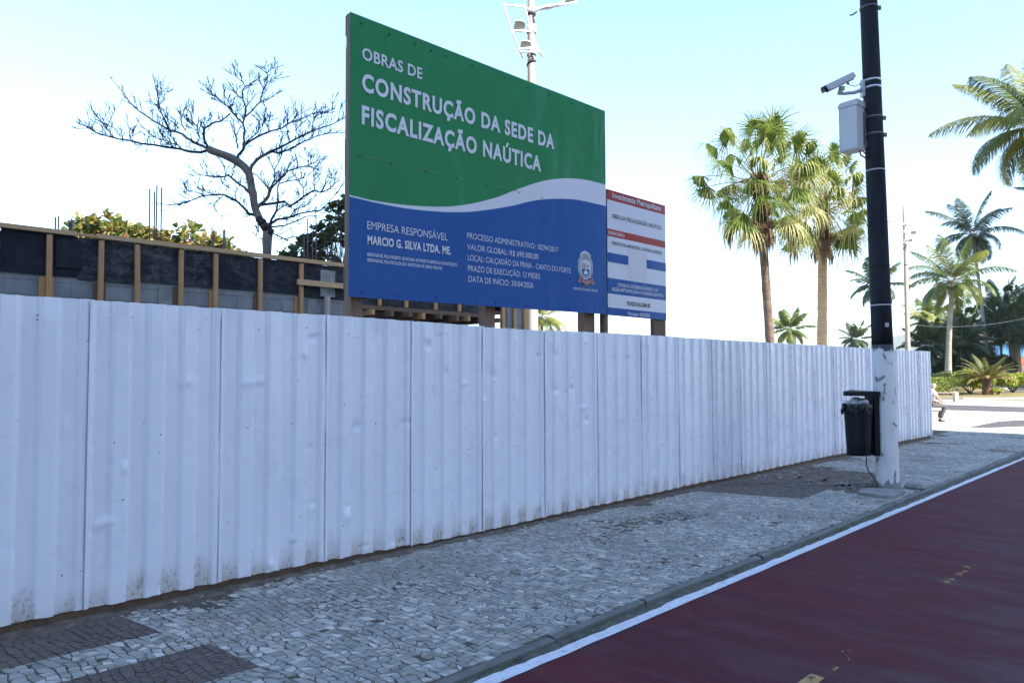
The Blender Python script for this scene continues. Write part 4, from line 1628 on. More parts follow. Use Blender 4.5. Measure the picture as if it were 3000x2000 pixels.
# broken slab and stones at the pole foot
m_ = MB()
rng = random.Random(31)
m_.prism([(x, y, -.005) for x, y in [(-4.02, 11.50), (-3.93, 11.08), (-3.62, 10.98), (-3.455, 11.04), (-3.47, 11.35), (-3.48, 11.66), (-3.70, 11.72), (-3.9, 11.64)]], (0, 0, .055))
tag(m_.build('broken_slab', MAT['cement']), 'cracked grey concrete slab lying at the foot of the pole', 'slab')
for i, (x, y, r, lb) in enumerate([(-4.04, 12.02, .07, 'rounded brown stone under the dangling cord beside the pole'), (-3.98, 11.82, .075, 'flat brown stone touching the left side of the pole foot'),
                                   (-3.56, 12.28, .10, 'jagged grey rock lump right of the pole foot by the kerb'), (-3.44, 12.22, .06, 'small grey stone on the kerb right of the pole')]):
    m_ = MB()
    m_.blob((0, 0, r * .35), r, 9, 6, 0, .18, rng, (1.3, 1.1, .6))
    o = m_.build('stone', MAT['cement'] if i > 1 else plain('brown_stone', (.12, .09, .07), (.08, .06, .05), 9, .9, 0, .5))
    o.location = (x, y, 0)
    tag(o, lb, 'stone', 'stones at the pole foot')


# ------------------------------------------------------------------ street lamps
def lamp(label, loc, rz, mirror=1, zb=0.0):
    t = thing('street_lamp', label, 'street lamp', loc, rz, 'tall concrete lamp posts')
    m = MB()
    m.lathe([(.185 - .006 * z, z) for z in (-.3 + zb, 1, 2, 4, 6, 8, 10, 12, 13.9)], (0, 0, 0), 16)
    m.build('post', MAT['lightpole'], t)
    m = MB()
    for z in (9.9, 11.3, 12.55):
        m.lathe([(.13, z), (.135, z), (.135, z + .05), (.13, z + .05)], (0, 0, 0), 16, close=False)
    for za in (10.9, 12.0):
        m.tube([(.125 * math.cos(a), .125 * math.sin(a), za + a * .04) for a in [q * .5 for q in range(13)]], .03, 5)
    m.build('black_strap', MAT['blackplastic'], t)

    def P(px, py, d=0.0):
        return (mirror * (px / 6.03 + 1400 - 1536) / 98.6, d, 1.72 + (1096 - py / 6.03) / 98.6)
    m = MB()
    Lr = [P(320, 155, -.75), P(390, 380, -.70), P(465, 620, -.62), P(590, 890, -.42), P(670, 1025, -.30)]
    Rr = [P(680, 95, -.45), P(740, 300, -.42), P(805, 520, -.36), P(910, 820, -.28), P(1020, 975, -.2)]
    m.tube(Lr, .028, 8)
    m.tube(Rr, .028, 8)
    m.tube([P(325, 195, -.74), P(690, 140, -.45)], .028, 8)
    m.tube([P(465, 612, -.62), P(812, 560, -.36)], .028, 8)
    m.tube([P(590, 888, -.42), P(918, 828, -.28)], .028, 8)
    m.tube([P(630, 945, -.38), P(955, 890, -.25)], .028, 8)
    m.tube([P(690, 140, -.45), P(800, 100, -.1)], .03, 8)
    m.tube([P(770, 940, -.30), P(800, 930, -.05)], .03, 8)
    m.build('floodlight_frame', MAT['whitetube'], t)
    for (cx, cy, dd, w_, h_) in ((605, 510, -.5, .28, .27), (715, 808, -.36, .27, .21)):
        c = Vector(P(cx, cy, dd))
        ml = MB()
        ro = Matrix.Rotation(R(40), 3, 'X') @ Matrix.Rotation(R(8 * mirror), 3, 'Y')
        pts = []
        for i in range(16):
            a = 2 * PI * i / 16
            ca, sa = math.cos(a), math.sin(a)
            k = (abs(ca) ** 4 + abs(sa) ** 4) ** -.25
            pts.append(c + ro @ Vector((ca * k * w_ * .6, 0, sa * k * h_ * .62)))
        ml.prism(pts, ro @ Vector((0, .06, 0)))
        fl = ml.build('floodlight', MAT['whitetube'], t)
        ml = MB()
        ml.face([c + (p - c) * .88 + ro @ Vector((0, -.004, 0)) for p in pts])
        ml.build('lens', MAT['lampglass'], fl)
    m = MB()
    arm1 = [P(745, 45, 0), P(1040, 42, .0), P(1330, 15, -.1), P(1640, -40, -.15)]
    arm2 = [P(850, 135, -.1), P(1000, 140, -.3), P(1300, 100, -.45), P(1400, 45, -.5)]
    m.tube(arm1, [.05, .045, .035, .025], 8)
    m.tube(arm2, [.045, .04, .03, .025], 8)
    m.tube([P(770, 80, 0), P(860, 95, -.1)], .06, 8)
    m.tube([P(900, 170, -.1), P(1040, 42, 0)], .015, 6)
    m.lathe([(.14, 12.0), (.16, 12.02), (.16, 12.22), (.14, 12.24)], (0, 0, 0), 16, close=False)
    m.build('lamp_arm', MAT['whitetube'], t)
    for (cx, cy, dd) in ((1105, 128, -.32), (1500, 30, -.45)):
        c = Vector(P(cx, cy, dd))
        ml = MB()
        pts = []
        for i in range(16):
            a = 2 * PI * i / 16
            pts.append(c + Vector((mirror * .20 * math.cos(a), .10 * math.sin(a), .035 * mirror * math.cos(a) * mirror)))
        ml.prism(pts, (0, 0, .07))
        hd = ml.build('lamp_head', MAT['whitetube'], t)
        ml = MB()
        ml.face([c + (p - c) * .85 + Vector((0, 0, -.004)) for p in pts][::-1])
        ml.build('lens', MAT['lampglass'], hd)
    m = MB()
    m.tube([P(560, 900, -.5), P(530, 940, -.52), P(520, 990, -.5), P(560, 980, -.48), P(600, 945, -.4)], .006, 4)
    m.build('loose_wire', MAT['wire'], t)
    return t


lamp('tall pale concrete lamp post rising behind the big green sign', (-15.04, 16.41, 0), RZ, 1)
l2 = lamp('tall pale concrete lamp post standing past the far end of the fence', (-15.78, 54.1, rise(54.1) - 1.55), R(36), -1)
m_ = MB()
m_.tube([(-.20 + .13 * math.cos(a), -.1, 4.55 + .19 * math.sin(a)) for a in [q * .52 for q in range(13)]], .02, 5)
m_.build('cable_loop', MAT['blackplastic'], l2)
m_ = MB()
m_.box((.0, -.30, 2.65), (.21, -.17, 3.75))
m_.build('white_notice', MAT['signwhite'], l2)
dup(l2, (-19.1, 103.4, -.9), R(36), 1.0, 'most distant lamp post, tiny above the dark palms at the right')


# ------------------------------------------------------------------ bare tree
TS = 112.8


def tpt(cx, cy, d=0.0):
    return Vector(((cx / 2.613 + 220 - 783) / TS, d, 1.72 + (1091 - (cy / 2.613 + 160)) / TS))


tree = thing('bare_tree', 'leafless grey tree with spreading upturned twigs behind the unfinished building', 'tree', (-18.05, 9.5, 0), RZ)
LIMBS = [
    (.095, .075, [(1470, 2300), (1470, 1900), (1470, 1530), (1470, 1400), (1476, 1330)]),
    (.085, .060, [(1476, 1330), (1445, 1285), (1405, 1225), (1385, 1180), (1370, 1130), (1358, 1040), (1345, 990), (1335, 930), (1322, 880), (1290, 835), (1240, 795), (1170, 755), (1095, 725), (1015, 695)]),
    (.034, .006, [(1015, 698), (950, 718), (880, 715), (800, 695), (690, 682), (600, 665), (500, 655), (430, 635), (340, 625), (260, 605), (165, 575), (105, 540), (60, 505), (38, 475)]),
    (.036, .006, [(1015, 695), (960, 665), (900, 640), (850, 610), (800, 570), (720, 545), (650, 510), (560, 455), (470, 395), (400, 330), (350, 265), (310, 215), (265, 157)]),
    (.016, .005, [(700, 535), (665, 460), (630, 400), (605, 345), (595, 260), (580, 210), (563, 165)]),
    (.007, .004, [(595, 260), (625, 230), (648, 205)]), (.007, .004, [(605, 345), (640, 300), (655, 265)]), (.007, .004, [(605, 350), (570, 325), (540, 298)]),
    (.026, .010, [(1015, 695), (985, 640), (975, 570), (985, 530), (1020, 520), (1060, 495), (1110, 490), (1150, 460), (1190, 430)]),
    (.010, .005, [(985, 530), (980, 490), (992, 455)]), (.012, .005, [(940, 600), (925, 520), (885, 470), (875, 405)]), (.010, .005, [(900, 520), (850, 470), (830, 425)]),
    (.010, .005, [(830, 545), (800, 500), (795, 440), (808, 375)]), (.011, .005, [(780, 530), (740, 490), (690, 450), (650, 375)]), (.010, .005, [(925, 640), (940, 590), (905, 550), (895, 520)]),
    (.014, .005, [(810, 695), (765, 650), (720, 590), (690, 530), (655, 450)]), (.012, .005, [(780, 665), (690, 630), (610, 605), (560, 575), (530, 540)]), (.008, .004, [(690, 630), (655, 570)]), (.008, .004, [(610, 605), (600, 565)]),
    (.010, .005, [(420, 625), (412, 575), (422, 520)]), (.007, .004, [(425, 605), (470, 580), (490, 570)]), (.008, .004, [(430, 560), (465, 515)]),
    (.010, .004, [(300, 612), (250, 550), (200, 480), (168, 435)]), (.008, .004, [(250, 545), (275, 470), (303, 395)]), (.006, .004, [(165, 575), (110, 520), (95, 510)]), (.008, .004, [(345, 600), (300, 540), (225, 500), (155, 475)]),
    (.034, .020, [(1240, 795), (1240, 745), (1280, 700), (1290, 665)]),
    (.022, .005, [(1290, 665), (1320, 640), (1380, 605), (1440, 570), (1500, 550), (1570, 530), (1620, 490), (1700, 460), (1770, 430), (1830, 400), (1850, 370)]),
    (.008, .004, [(1830, 405), (1890, 395), (1940, 388), (1980, 370)]), (.009, .004, [(1620, 490), (1612, 440), (1615, 410)]), (.009, .004, [(1650, 478), (1670, 430), (1690, 395)]), (.009, .004, [(1480, 555), (1450, 500), (1430, 470)]),
    (.022, .006, [(1290, 665), (1280, 600), (1285, 550), (1270, 490), (1278, 430), (1283, 360), (1262, 300), (1255, 225), (1272, 185), (1245, 140), (1230, 75)]),
    (.009, .004, [(1272, 188), (1310, 170), (1360, 135)]), (.009, .004, [(1250, 150), (1205, 110), (1172, 68)]), (.008, .004, [(1262, 290), (1220, 260), (1180, 215)]),
    (.016, .005, [(1278, 440), (1340, 390), (1405, 325), (1430, 230), (1460, 175), (1462, 105), (1500, 75), (1498, 35)]),
    (.008, .004, [(1430, 230), (1405, 170), (1385, 135)]), (.008, .004, [(1460, 180), (1500, 150), (1527, 132)]), (.009, .004, [(1410, 320), (1470, 300), (1540, 240)]), (.007, .004, [(1500, 75), (1520, 70), (1535, 62)]), (.007, .004, [(1462, 105), (1440, 60)]),
    (.009, .004, [(1283, 360), (1320, 310), (1360, 255)]),
    (.017, .005, [(1270, 490), (1210, 430), (1170, 380), (1110, 320), (1050, 275), (1000, 240), (990, 232)]), (.007, .004, [(1060, 285), (1000, 225), (963, 165)]), (.009, .004, [(1175, 385), (1165, 340), (1160, 315)]), (.009, .004, [(1220, 440), (1200, 390), (1230, 375)]),
    (.014, .005, [(1240, 690), (1215, 590), (1200, 520), (1195, 450)]), (.012, .005, [(1300, 640), (1390, 560), (1400, 500), (1380, 450)]), (.011, .005, [(1420, 520), (1430, 480), (1530, 450)]), (.010, .004, [(1425, 500), (1440, 390), (1432, 340)]),
    (.040, .022, [(1335, 870), (1350, 820), (1390, 775), (1450, 745), (1500, 720)]),
    (.022, .005, [(1500, 718), (1570, 695), (1650, 650), (1720, 610), (1800, 580), (1900, 545), (1990, 520), (2040, 490), (2070, 470)]),
    (.022, .005, [(1500, 720), (1560, 735), (1620, 710), (1680, 680), (1750, 640), (1850, 600), (1920, 580), (1975, 572)]),
    (.011, .004, [(1820, 575), (1830, 500), (1880, 400)]), (.011, .004, [(1650, 650), (1630, 590), (1640, 560)]), (.011, .004, [(1560, 700), (1580, 620), (1590, 560)]), (.010, .004, [(1720, 610), (1690, 560), (1740, 490)]),
    (.026, .005, [(1325, 1030), (1290, 990), (1230, 950), (1190, 915), (1160, 890), (1130, 905), (1020, 905), (950, 890), (900, 860)]), (.010, .005, [(1190, 905), (1215, 880), (1195, 845), (1235, 795)]), (.010, .004, [(1180, 1000), (1120, 960), (1100, 930)]),
    (.008, .004, [(1140, 900), (1135, 820)]), (.008, .004, [(1020, 905), (1000, 885), (985, 870)]),
    (.030, .005, [(1375, 1205), (1330, 1197), (1300, 1160), (1250, 1110), (1200, 1080), (1140, 1050), (1060, 1050), (980, 1055), (920, 1085), (850, 1105), (780, 1125), (745, 1132)]),
    (.010, .004, [(1060, 1050), (1000, 1020), (930, 990)]), (.009, .004, [(980, 1045), (900, 1022), (830, 1025)]), (.007, .003, [(1140, 1055), (1090, 1090), (1055, 1150)]), (.008, .004, [(1245, 1105), (1215, 1060), (1240, 1000)]),
    (.040, .026, [(1395, 1145), (1440, 1105), (1475, 1060), (1490, 1010)]),
    (.020, .005, [(1490, 1010), (1530, 960), (1560, 920), (1620, 860), (1700, 830), (1770, 815), (1850, 850), (1880, 830)]),
    (.018, .005, [(1490, 1010), (1440, 960), (1390, 900), (1350, 880)]), (.018, .005, [(1490, 1000), (1525, 930), (1520, 860), (1480, 780), (1465, 745)]), (.012, .004, [(1530, 955), (1600, 900), (1640, 810), (1660, 740)]), (.010, .004, [(1520, 860), (1560, 780), (1575, 720)]),
    (.010, .004, [(1770, 815), (1770, 760), (1772, 720)]), (.010, .004, [(1770, 815), (1830, 780), (1858, 740)]),
    (.028, .006, [(1400, 1130), (1520, 1115), (1600, 1100), (1640, 1135), (1680, 1110), (1740, 1060), (1830, 1010), (1870, 1030), (1920, 1010), (1970, 970), (2010, 930)]),
    (.012, .004, [(1830, 1010), (1820, 950), (1825, 890)]), (.012, .004, [(1560, 960), (1640, 940), (1700, 930), (1745, 920)]), (.010, .004, [(1740, 1060), (1740, 990), (1700, 930), (1670, 885)]), (.010, .004, [(1880, 1020), (1910, 960), (1905, 910), (1990, 915)]),
    (.030, .008, [(1486, 1300), (1500, 1240), (1540, 1170), (1550, 1090), (1545, 1010), (1560, 930)]),
    (.026, .005, [(1486, 1275), (1550, 1240), (1640, 1225), (1720, 1195), (1800, 1180), (1880, 1170), (1930, 1120), (1985, 1050)]), (.016, .005, [(1500, 1300), (1600, 1290), (1700, 1250), (1790, 1215), (1880, 1220)]),
    (.014, .004, [(1510, 1345), (1600, 1390), (1680, 1370), (1760, 1400)]), (.010, .004, [(1465, 1390), (1420, 1390), (1385, 1365)]),
    (.014, .004, [(1640, 1225), (1680, 1160), (1740, 1140), (1800, 1100)]), (.012, .004, [(1550, 1170), (1600, 1130), (1680, 1160)]),
]
rng = random.Random(42)
mt_, mtw = MB(), MB()
known = []
twigs = []
for r0, r1, pts in LIMBS:
    s = pts[0]
    d0 = 0.0
    if known:
        d0 = min(known, key=lambda q: (q[0] - s[0]) ** 2 + (q[1] - s[1]) ** 2)[2]
    ln = sum(math.hypot(a[0] - b[0], a[1] - b[1]) for a, b in zip(pts[:-1], pts[1:])) / 294.8
    sl_ = rng.uniform(-.10, .16) * ln if r0 < .08 else 0.0
    P3 = []
    acc = 0
    for i, q in enumerate(pts):
        if i:
            acc += math.hypot(q[0] - pts[i - 1][0], q[1] - pts[i - 1][1]) / 294.8
        d = d0 + sl_ * (acc / max(ln, .01)) + (rng.uniform(-.02, .02) if i and r0 < .08 else 0)
        known.append((q[0], q[1], d))
        P3.append(tpt(q[0], q[1], d))
    # add in-between jitter for a crooked look
    fine = [P3[0]]
    for a, b in zip(P3[:-1], P3[1:]):
        m_ = (a + b) / 2 + Vector((rng.uniform(-.008, .008), 0, rng.uniform(-.008, .008))) * min(1, (b - a).length * 5)
        fine += [m_, b]
    n = len(fine)
    r1 = max(r1 * 1.7, .0085)
    rq = r0 * (1.12 if r0 > .03 else 1.45)
    rad = [(rq + (r1 - rq) * (i / (n - 1)) ** .8) * (1 + rng.uniform(-.06, .10)) for i in range(n)]
    (mt_ if r0 > .035 else mtw).tube(fine, rad, 9 if r0 > .03 else 5)
    if r0 < .08:
        # upturned twigs
        step = .056
        walk = 0
        for a, b, ra in zip(fine[:-1], fine[1:], rad):
            L = (b - a).length
            walk += L
            if ra > .045:
                continue
            while walk > step:
                walk -= step * rng.choice([.25, .4, 1.2, 2.2, 1.0])
                p = a.lerp(b, rng.random())
                dirv = (b - a).normalized()
                side = rng.choice([-1, 1])
                ang = rng.uniform(.45, 1.1) * side
                d2 = Vector((dirv.x * math.cos(ang) - dirv.z * math.sin(ang), rng.uniform(-.6, .6), dirv.x * math.sin(ang) + dirv.z * math.cos(ang) + .35)).normalized()
                tl = (.07 + .45 * rng.random() ** 1.7) * (1.0 if ra < .02 else .8)
                twigs.append((p, d2, tl))
for p, d, tl in twigs:
    pts = [p]
    q = p.copy()
    dd = d.copy()
    ns = 3
    for i in range(ns):
        dd = (dd + Vector((rng.uniform(-.35, .35), rng.uniform(-.3, .3), .20 + rng.uniform(-.25, .22)))).normalized()
        q = q + dd * tl / ns
        pts.append(q.copy())
    mtw.tube(pts, [.0095, .008, .0065, .0075], 4)
    if tl > .16:
        for _ in range(rng.choice([1, 2, 2, 3]) if tl > .24 else 1):
            b0 = pts[rng.choice([1, 2])]
            d3 = (dd + Vector((rng.uniform(-1, 1), rng.uniform(-.6, .6), rng.uniform(-.1, .6)))).normalized()
            e = b0 + d3 * tl * .4
            mtw.tube([b0, (b0 + e) / 2 + Vector((0, 0, -.008)), e + Vector((0, 0, .02))], [.0075, .0065, .0072], 4)
# burrs and the dark hollow at the fork
for cx, cy, r in ((1415, 1245, .10), (1435, 1268, .11), (1468, 1305, .135), (1500, 1340, .095), (1340, 1020, .085), (1012, 700, .05), (1290, 668, .045), (1490, 1008, .05), (1325, 860, .06), (1570, 700, .03), (1620, 1120, .035)):
    c = tpt(cx, cy, -.04 + min(known, key=lambda q: (q[0] - cx) ** 2 + (q[1] - cy) ** 2)[2])
    mt_.blob(c, r, 9, 6, 1 if r > .09 else 0, .22, rng)
mt_.build('trunk', [MAT['bark'], MAT['twig']], tree)
mtw.build('twigs', MAT['twig'], tree)


# ------------------------------------------------------------------ leafy trees
def leaf(mb, p, d, nrm, L, W, mat, bend=.25):
    s = d.cross(nrm)
    if s.length < 1e-4:
        s = d.orthogonal()
    s.normalize()
    nrm = s.cross(d).normalized()
    m = p + d * (L * .55) + nrm * (L * bend * .3)
    t = p + d * L - nrm * (L * bend * .2)
    mb.face([p, m - s * W * .5 - nrm * W * .12, t, m], mat, False)
    mb.face([p, m, t, m + s * W * .5 - nrm * W * .12], mat, False)


def rand_dir(rng):
    while True:
        v = Vector((rng.uniform(-1, 1), rng.uniform(-1, 1), rng.uniform(-1, 1)))
        if .05 < v.length < 1:
            return v.normalized()


def rosettes(mbl, mbt, base, centres, rng, L, W, nleaf, mats, upbias=.5, stem=.006):
    for c in centres:
        c = Vector(c)
        if mbt is not None:
            mid = base.lerp(c, .5) + Vector((rng.uniform(-.15, .15), rng.uniform(-.15, .15), -.12))
            mbt.tube([base, mid, c], [stem * 2.2, stem * 1.4, stem], 4)
        ax = (c - base).normalized() + Vector((0, 0, upbias))
        ax.normalize()
        for k in range(nleaf):
            d = (rand_dir(rng) + ax * .65).normalized()
            round_leaf(mbl, c + d * L * .12, d, (ax + rand_dir(rng) * .5).normalized(), L * rng.uniform(.6, 1.1), W * rng.uniform(.7, 1.1), rng.choices(range(len(mats)), mats)[0])


def round_leaf(mb, p, d, nrm, L, W, mat):
    s = d.cross(nrm)
    if s.length < 1e-4:
        s = d.orthogonal()
    s.normalize()
    nrm = s.cross(d).normalized()

    def q(t, w, h):
        return p + d * (L * t) + s * (W * w) + nrm * (W * h)
    spine = [p, q(.35, 0, -.06), q(.7, 0, -.05), q(1, 0, -.16)]
    for sg in (-1, 1):
        e = [q(.18, .12 * sg, .02), q(.45, .34 * sg, .10), q(.72, .50 * sg, .14), q(.93, .30 * sg, .0)]
        mb.face([spine[0], spine[1], e[1], e[0]], mat, False)
        mb.face([spine[1], spine[2], e[2], e[1]], mat, False)
        mb.face([spine[2], spine[3], e[3], e[2]], mat, False)


# broad-leaved sea almond crowns showing above the formwork
rng = random.Random(77)


def almond(label, loc, outline, zlow, mats, Lf, nper, dark=False, seedn=1, trunk_h=3.0, n=120, depth=.9):
    rg = random.Random(seedn)
    t = thing('almond_tree', label, 'tree', loc, RZ, 'sea almond trees behind the site')
    ml, mtk = MB(), MB()
    cs = []
    x0, x1 = outline[0][0], outline[-1][0]
    for _ in range(n):
        x = rg.uniform(x0, x1)
        zt = lerp_tab(outline, x)
        z = zt - abs(rg.gauss(0, .33)) * (zt - zlow) * 1.2
        cs.append((x, rg.uniform(-depth, depth), max(z, zlow)))
    for x in [x0 + (x1 - x0) * (i + .5) / 3 for i in range(3)]:
        base = Vector((x * .6, 0, zlow - .5))
        mine = [c for c in cs if abs(c[0] - x) <= (x1 - x0) / 6 + .01]
        rosettes(ml, mtk, base, mine, rg, Lf, Lf * .68, nper, mats)
        mtk.tube([(0, 0, zlow - 1.2), base], [.09, .06], 6)
    mtk.tube([(0, 0, 0), (.05, 0, trunk_h * .6), (0, 0, zlow - 1.0)], [.16, .13, .1], 8)
    mm = [MAT['leaf_alm'], MAT['leaf_almy'], MAT['leaf_almr']] if not dark else [MAT['leaf_dark'], MAT['leaf_alm'], MAT['leaf_almr']]
    ml.build('crown', mm, t)
    mtk.build('trunk', MAT['bark'], t)
    return t


PXM = 84.6      # pixels of the photograph per metre at that distance
almond('broad almond tree with green, yellow and red leaves left of the tall rebars', (-26.9, 9.9, 0),
       [(-3.1, 5.85), (-2.9, 6.15), (-2.45, 6.75), (-1.9, 7.0), (-1.25, 7.05), (-.7, 6.75), (-.1, 6.65), (.15, 6.5)], 5.5, [7, 3.4, 1.0], .31, 9, False, 4, n=230)
almond('almond tree with one tall dark sprig right of the rebars above the formwork', (-26.5, 10.9, 0),
       [(-.9, 6.5), (-.45, 6.4), (-.1, 6.95), (.2, 6.9), (.5, 6.2), (1.0, 6.45), (1.5, 6.35), (1.9, 5.9), (2.3, 5.55)], 5.2, [7, 3.4, 1.0], .31, 9, False, 9, n=140)
almond('dark leafy almond tree half hidden by the left edge of the big sign', (-18.9, 12.4, 0),
       [(-1.7, 4.9), (-1.3, 5.4), (-.8, 5.8), (-.4, 6.4), (0, 6.9), (.4, 7.2), (1.2, 7.1)], 4.9, [7, 1.6, .2], .21, 11, True, 14, n=210)
t = thing('almond_tree', 'thin almond tree with sparse orange twigs low beside the sign edge', 'tree', (-20.6, 13.4, 0), RZ, 'sea almond trees behind the site')
ml, mtk = MB(), MB()
rg = random.Random(5)
base = Vector((.6, 0, 4.4))
mtk.tube([(0.5, 0, 0), (.6, 0, 2.5), base], [.08, .07, .05], 6)
for i in range(46):
    e = Vector((rg.uniform(-2.2, .5), rg.uniform(-.5, .5), rg.uniform(4.2, 6.2)))
    mid = base.lerp(e, .5) + Vector((0, 0, rg.uniform(-.2, .1)))
    mtk.tube([base, mid, e], [.018, .011, .005], 4)
    for q in (mid.lerp(e, .5), e):
        for _ in range(rg.choice([1, 3, 4])):
            d = (rand_dir(rg) + Vector((-.2, 0, .4))).normalized()
            leaf(ml, q, d, rand_dir(rg), .13, .07, rg.choices([0, 1, 2], [5, 2, 1])[0])
ml.build('crown', [MAT['leaf_alm'], MAT['leaf_almy'], MAT['leaf_almr']], t)
mtk.build('trunk', MAT['twig'], t)


# ------------------------------------------------------------------ palms
def frond(mb, base, az, elev, L, droop, rng, nl=46, leaf_l=.75, lw=.035, mat=0, rmat=3, twist=0.0, hang=.55):
    pts = []
    p = Vector(base)
    N = 14
    for i in range(N + 1):
        t = i / N
        e = elev - droop * t ** 1.35
        d = Vector((math.cos(az) * math.cos(e), math.sin(az) * math.cos(e), math.sin(e)))
        pts.append((p.copy(), d))
        p = p + d * (L / N)
    mb.tube([q[0] for q in pts[::2]], [.032 * (1 - .85 * i / (N / 2)) for i in range(N // 2 + 1)], 4, rmat, False)
    hz = Vector((-math.sin(az), math.cos(az), 0))
    for k in range(nl):
        t = .14 + .86 * (k + rng.random() * .5) / nl
        f = t * N
        i = min(int(f), N - 1)
        q = pts[i][0].lerp(pts[i + 1][0], f - i)
        d = pts[i][1].lerp(pts[i + 1][1], f - i).normalized()
        ll = leaf_l * (math.sin(PI * min(1, t * .80 + .18)) ** .6) * rng.uniform(.85, 1.1)
        if t > .93:
            ll *= .75
        for s in (-1, 1):
            if rng.random() < .04:
                continue
            side = hz * s
            n = side.cross(d) * s
            v = (side * .78 + d * (.50 + .35 * t) + n * .16 * rng.uniform(.2, 1.3)).normalized()
            a = q + v * ll * .45
            v2 = (v + Vector((0, 0, -hang * rng.uniform(.7, 1.35)))).normalized()
            b = a + v2 * ll * .38
            v3 = (v2 + Vector((0, 0, -hang))).normalized()
            c = b + v3 * ll * .25
            ww = d * lw
            mb.face([q - ww * .5, q + ww * .5, a + ww * .55, a - ww * .45], mat)
            mb.face([a - ww * .45, a + ww * .55, b + ww * .35, b - ww * .35], mat)
            mb.face([b - ww * .35, b + ww * .35, c], mat)


def coconut_crown(rng, n, L, leaf_l, ymix, droop=1.0, nl=46, spread=(1.35, -.55), lw=.035, fixed=None, hang=.55):
    mb = MB()
    for i in range(n):
        t = i / (n - 1)
        az = i * 2.39996 + rng.uniform(-.25, .25)
        el = spread[0] + (spread[1] - spread[0]) * t ** .9 + rng.uniform(-.1, .1)
        dr = droop * (.35 + .95 * min(1, t * 1.5)) * rng.uniform(.85, 1.15)
        m = rng.choices([0, 1, 2], [1 - ymix, ymix, .04 if t > .6 else 0])[0]
        frond(mb, (0.06 * math.cos(az), .06 * math.sin(az), 0), az, el, L * (.72 + .28 * math.sin(PI * min(1, .25 + t))) * rng.uniform(.9, 1.05), dr, rng, nl, leaf_l, lw, m, 3, 0, hang)
    for f in fixed or []:
        frond(mb, (0, 0, 0), *f)
    return mb


CMATS = [MAT['leaf'], MAT['leaf_y'], MAT['leaf_dead'], MAT['trunk_c']]
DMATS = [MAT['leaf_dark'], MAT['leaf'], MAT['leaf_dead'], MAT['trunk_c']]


def coconut(label, top, ground, seed, L=3.4, n=20, leaf_l=.75, ymix=.3, bend=(0, 0), dark=False, droop=1.0, nl=46, lw=.045, trunk=True, r=.15, spread=(1.35, -.55), nuts=True, hang=.55):
    rng = random.Random(seed)
    loc = (top[0] + bend[0], top[1] + bend[1], ground)
    t = thing('coconut_palm', label, 'palm tree', loc, 0, 'coconut palms')
    h = top[2] - ground
    off = Vector((-bend[0], -bend[1], 0))
    m = MB()
    pts, rad = [], []
    for i in range(13):
        s = i / 12
        pts.append(off * (s ** 1.6) + Vector((0, 0, -.3 + (h + .3) * s)))
        rad.append(r * (1.35 - .55 * min(1, s * 3) + .05 * math.sin(i * 2.1)) if s < .35 else r * (.85 - .2 * s))
    m.tube(pts, rad, 10)
    m.build('trunk', MAT['trunk_c'], t)
    mb = coconut_crown(rng, n, L, leaf_l, ymix, droop, nl, spread, lw * 1.55, hang=hang)
    mb.v = [(x + off.x, y + off.y, z + h) for x, y, z in mb.v]
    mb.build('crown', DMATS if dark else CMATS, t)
    if nuts:
        m = MB()
        for i in range(7):
            a = i * 2.4
            m.blob(off + Vector((.22 * math.cos(a), .22 * math.sin(a), h - .25 - .08 * (i % 3))), .11, 8, 6, 0, .05, rng, (1, 1, 1.25))
        m.build('coconut', plain('coconut_husk', (.12, .09, .03), (.07, .05, .02), 5, .6), t)
    return t


coconut('large coconut palm cut by the right picture edge with long arching fronds', (-5.0, 33.6, 10.8), rise(33.3), 3, 4.0, 28, 1.0, .42, (.5, -.3), nl=84, r=.17, droop=1.45, spread=(1.4, -.35), lw=.024, hang=.8)
coconut('coconut palm with yellowish drooping fronds in front of the taller one', (-14.09, 58.42, 7.95), rise(58.4), 12, 4.0, 23, .95, .45, (-.35, -.35), nl=64, lw=.032, r=.22, droop=1.5, hang=.8, spread=(1.4, -.3))
coconut('tallest far coconut palm with dark green crown behind the yellowish one', (-16.50, 75.25, 13.9), .83, 23, 4.4, 20, 1.05, .08, (.75, .7), dark=True, nl=52, lw=.042, droop=1.6, r=.19, hang=.8)
coconut('small distant palm peeping over the fence between the two fan palm trunks', (-40.77, 92.55, 7.2), .83, 31, 3.6, 20, 1.0, .15, nl=34, lw=.08)
coconut('small dark distant palm just left of the concrete pole at fence height', (-43.87, 124.39, 7.1), .83, 33, 3.6, 18, 1.0, .05, dark=True, nl=32, lw=.10)
coconut('mid height palm half hidden behind the dark concrete pole', (-27.52, 84.25, 10.9), .83, 35, 3.9, 20, 1.05, .1, dark=True, nl=36, lw=.07, droop=1.2)
coconut('sunlit yellow green palm beside the far lamp post above the fence end', (-25.0, 93.9, 7.4), .83, 37, 3.9, 22, 1.0, .7, nl=34, lw=.08)
coconut('second sunlit yellow palm just right of the far lamp post', (-21.6, 88.5, 6.2), .83, 67, 3.3, 20, .95, .7, nl=34, lw=.07)
coconut('bushy dark palm right behind the far end of the fence', (-18.38, 68.43, 3.9), .83, 39, 2.7, 24, .85, .05, dark=True, nl=40, lw=.06, spread=(1.45, -.5))
coconut('dark palm with hanging fronds behind the slim pale trunk', (-17.0, 72.9, 4.2), .83, 41, 3.0, 24, .85, .03, dark=True, nl=40, lw=.06, spread=(1.4, -.6))
coconut('tall dark palm crown between the leaning trunk and the right edge', (-15.6, 80.5, 7.4), .83, 61, 3.9, 26, .95, .03, dark=True, nl=44, lw=.045, spread=(1.4, -.8), droop=1.4, hang=.8)
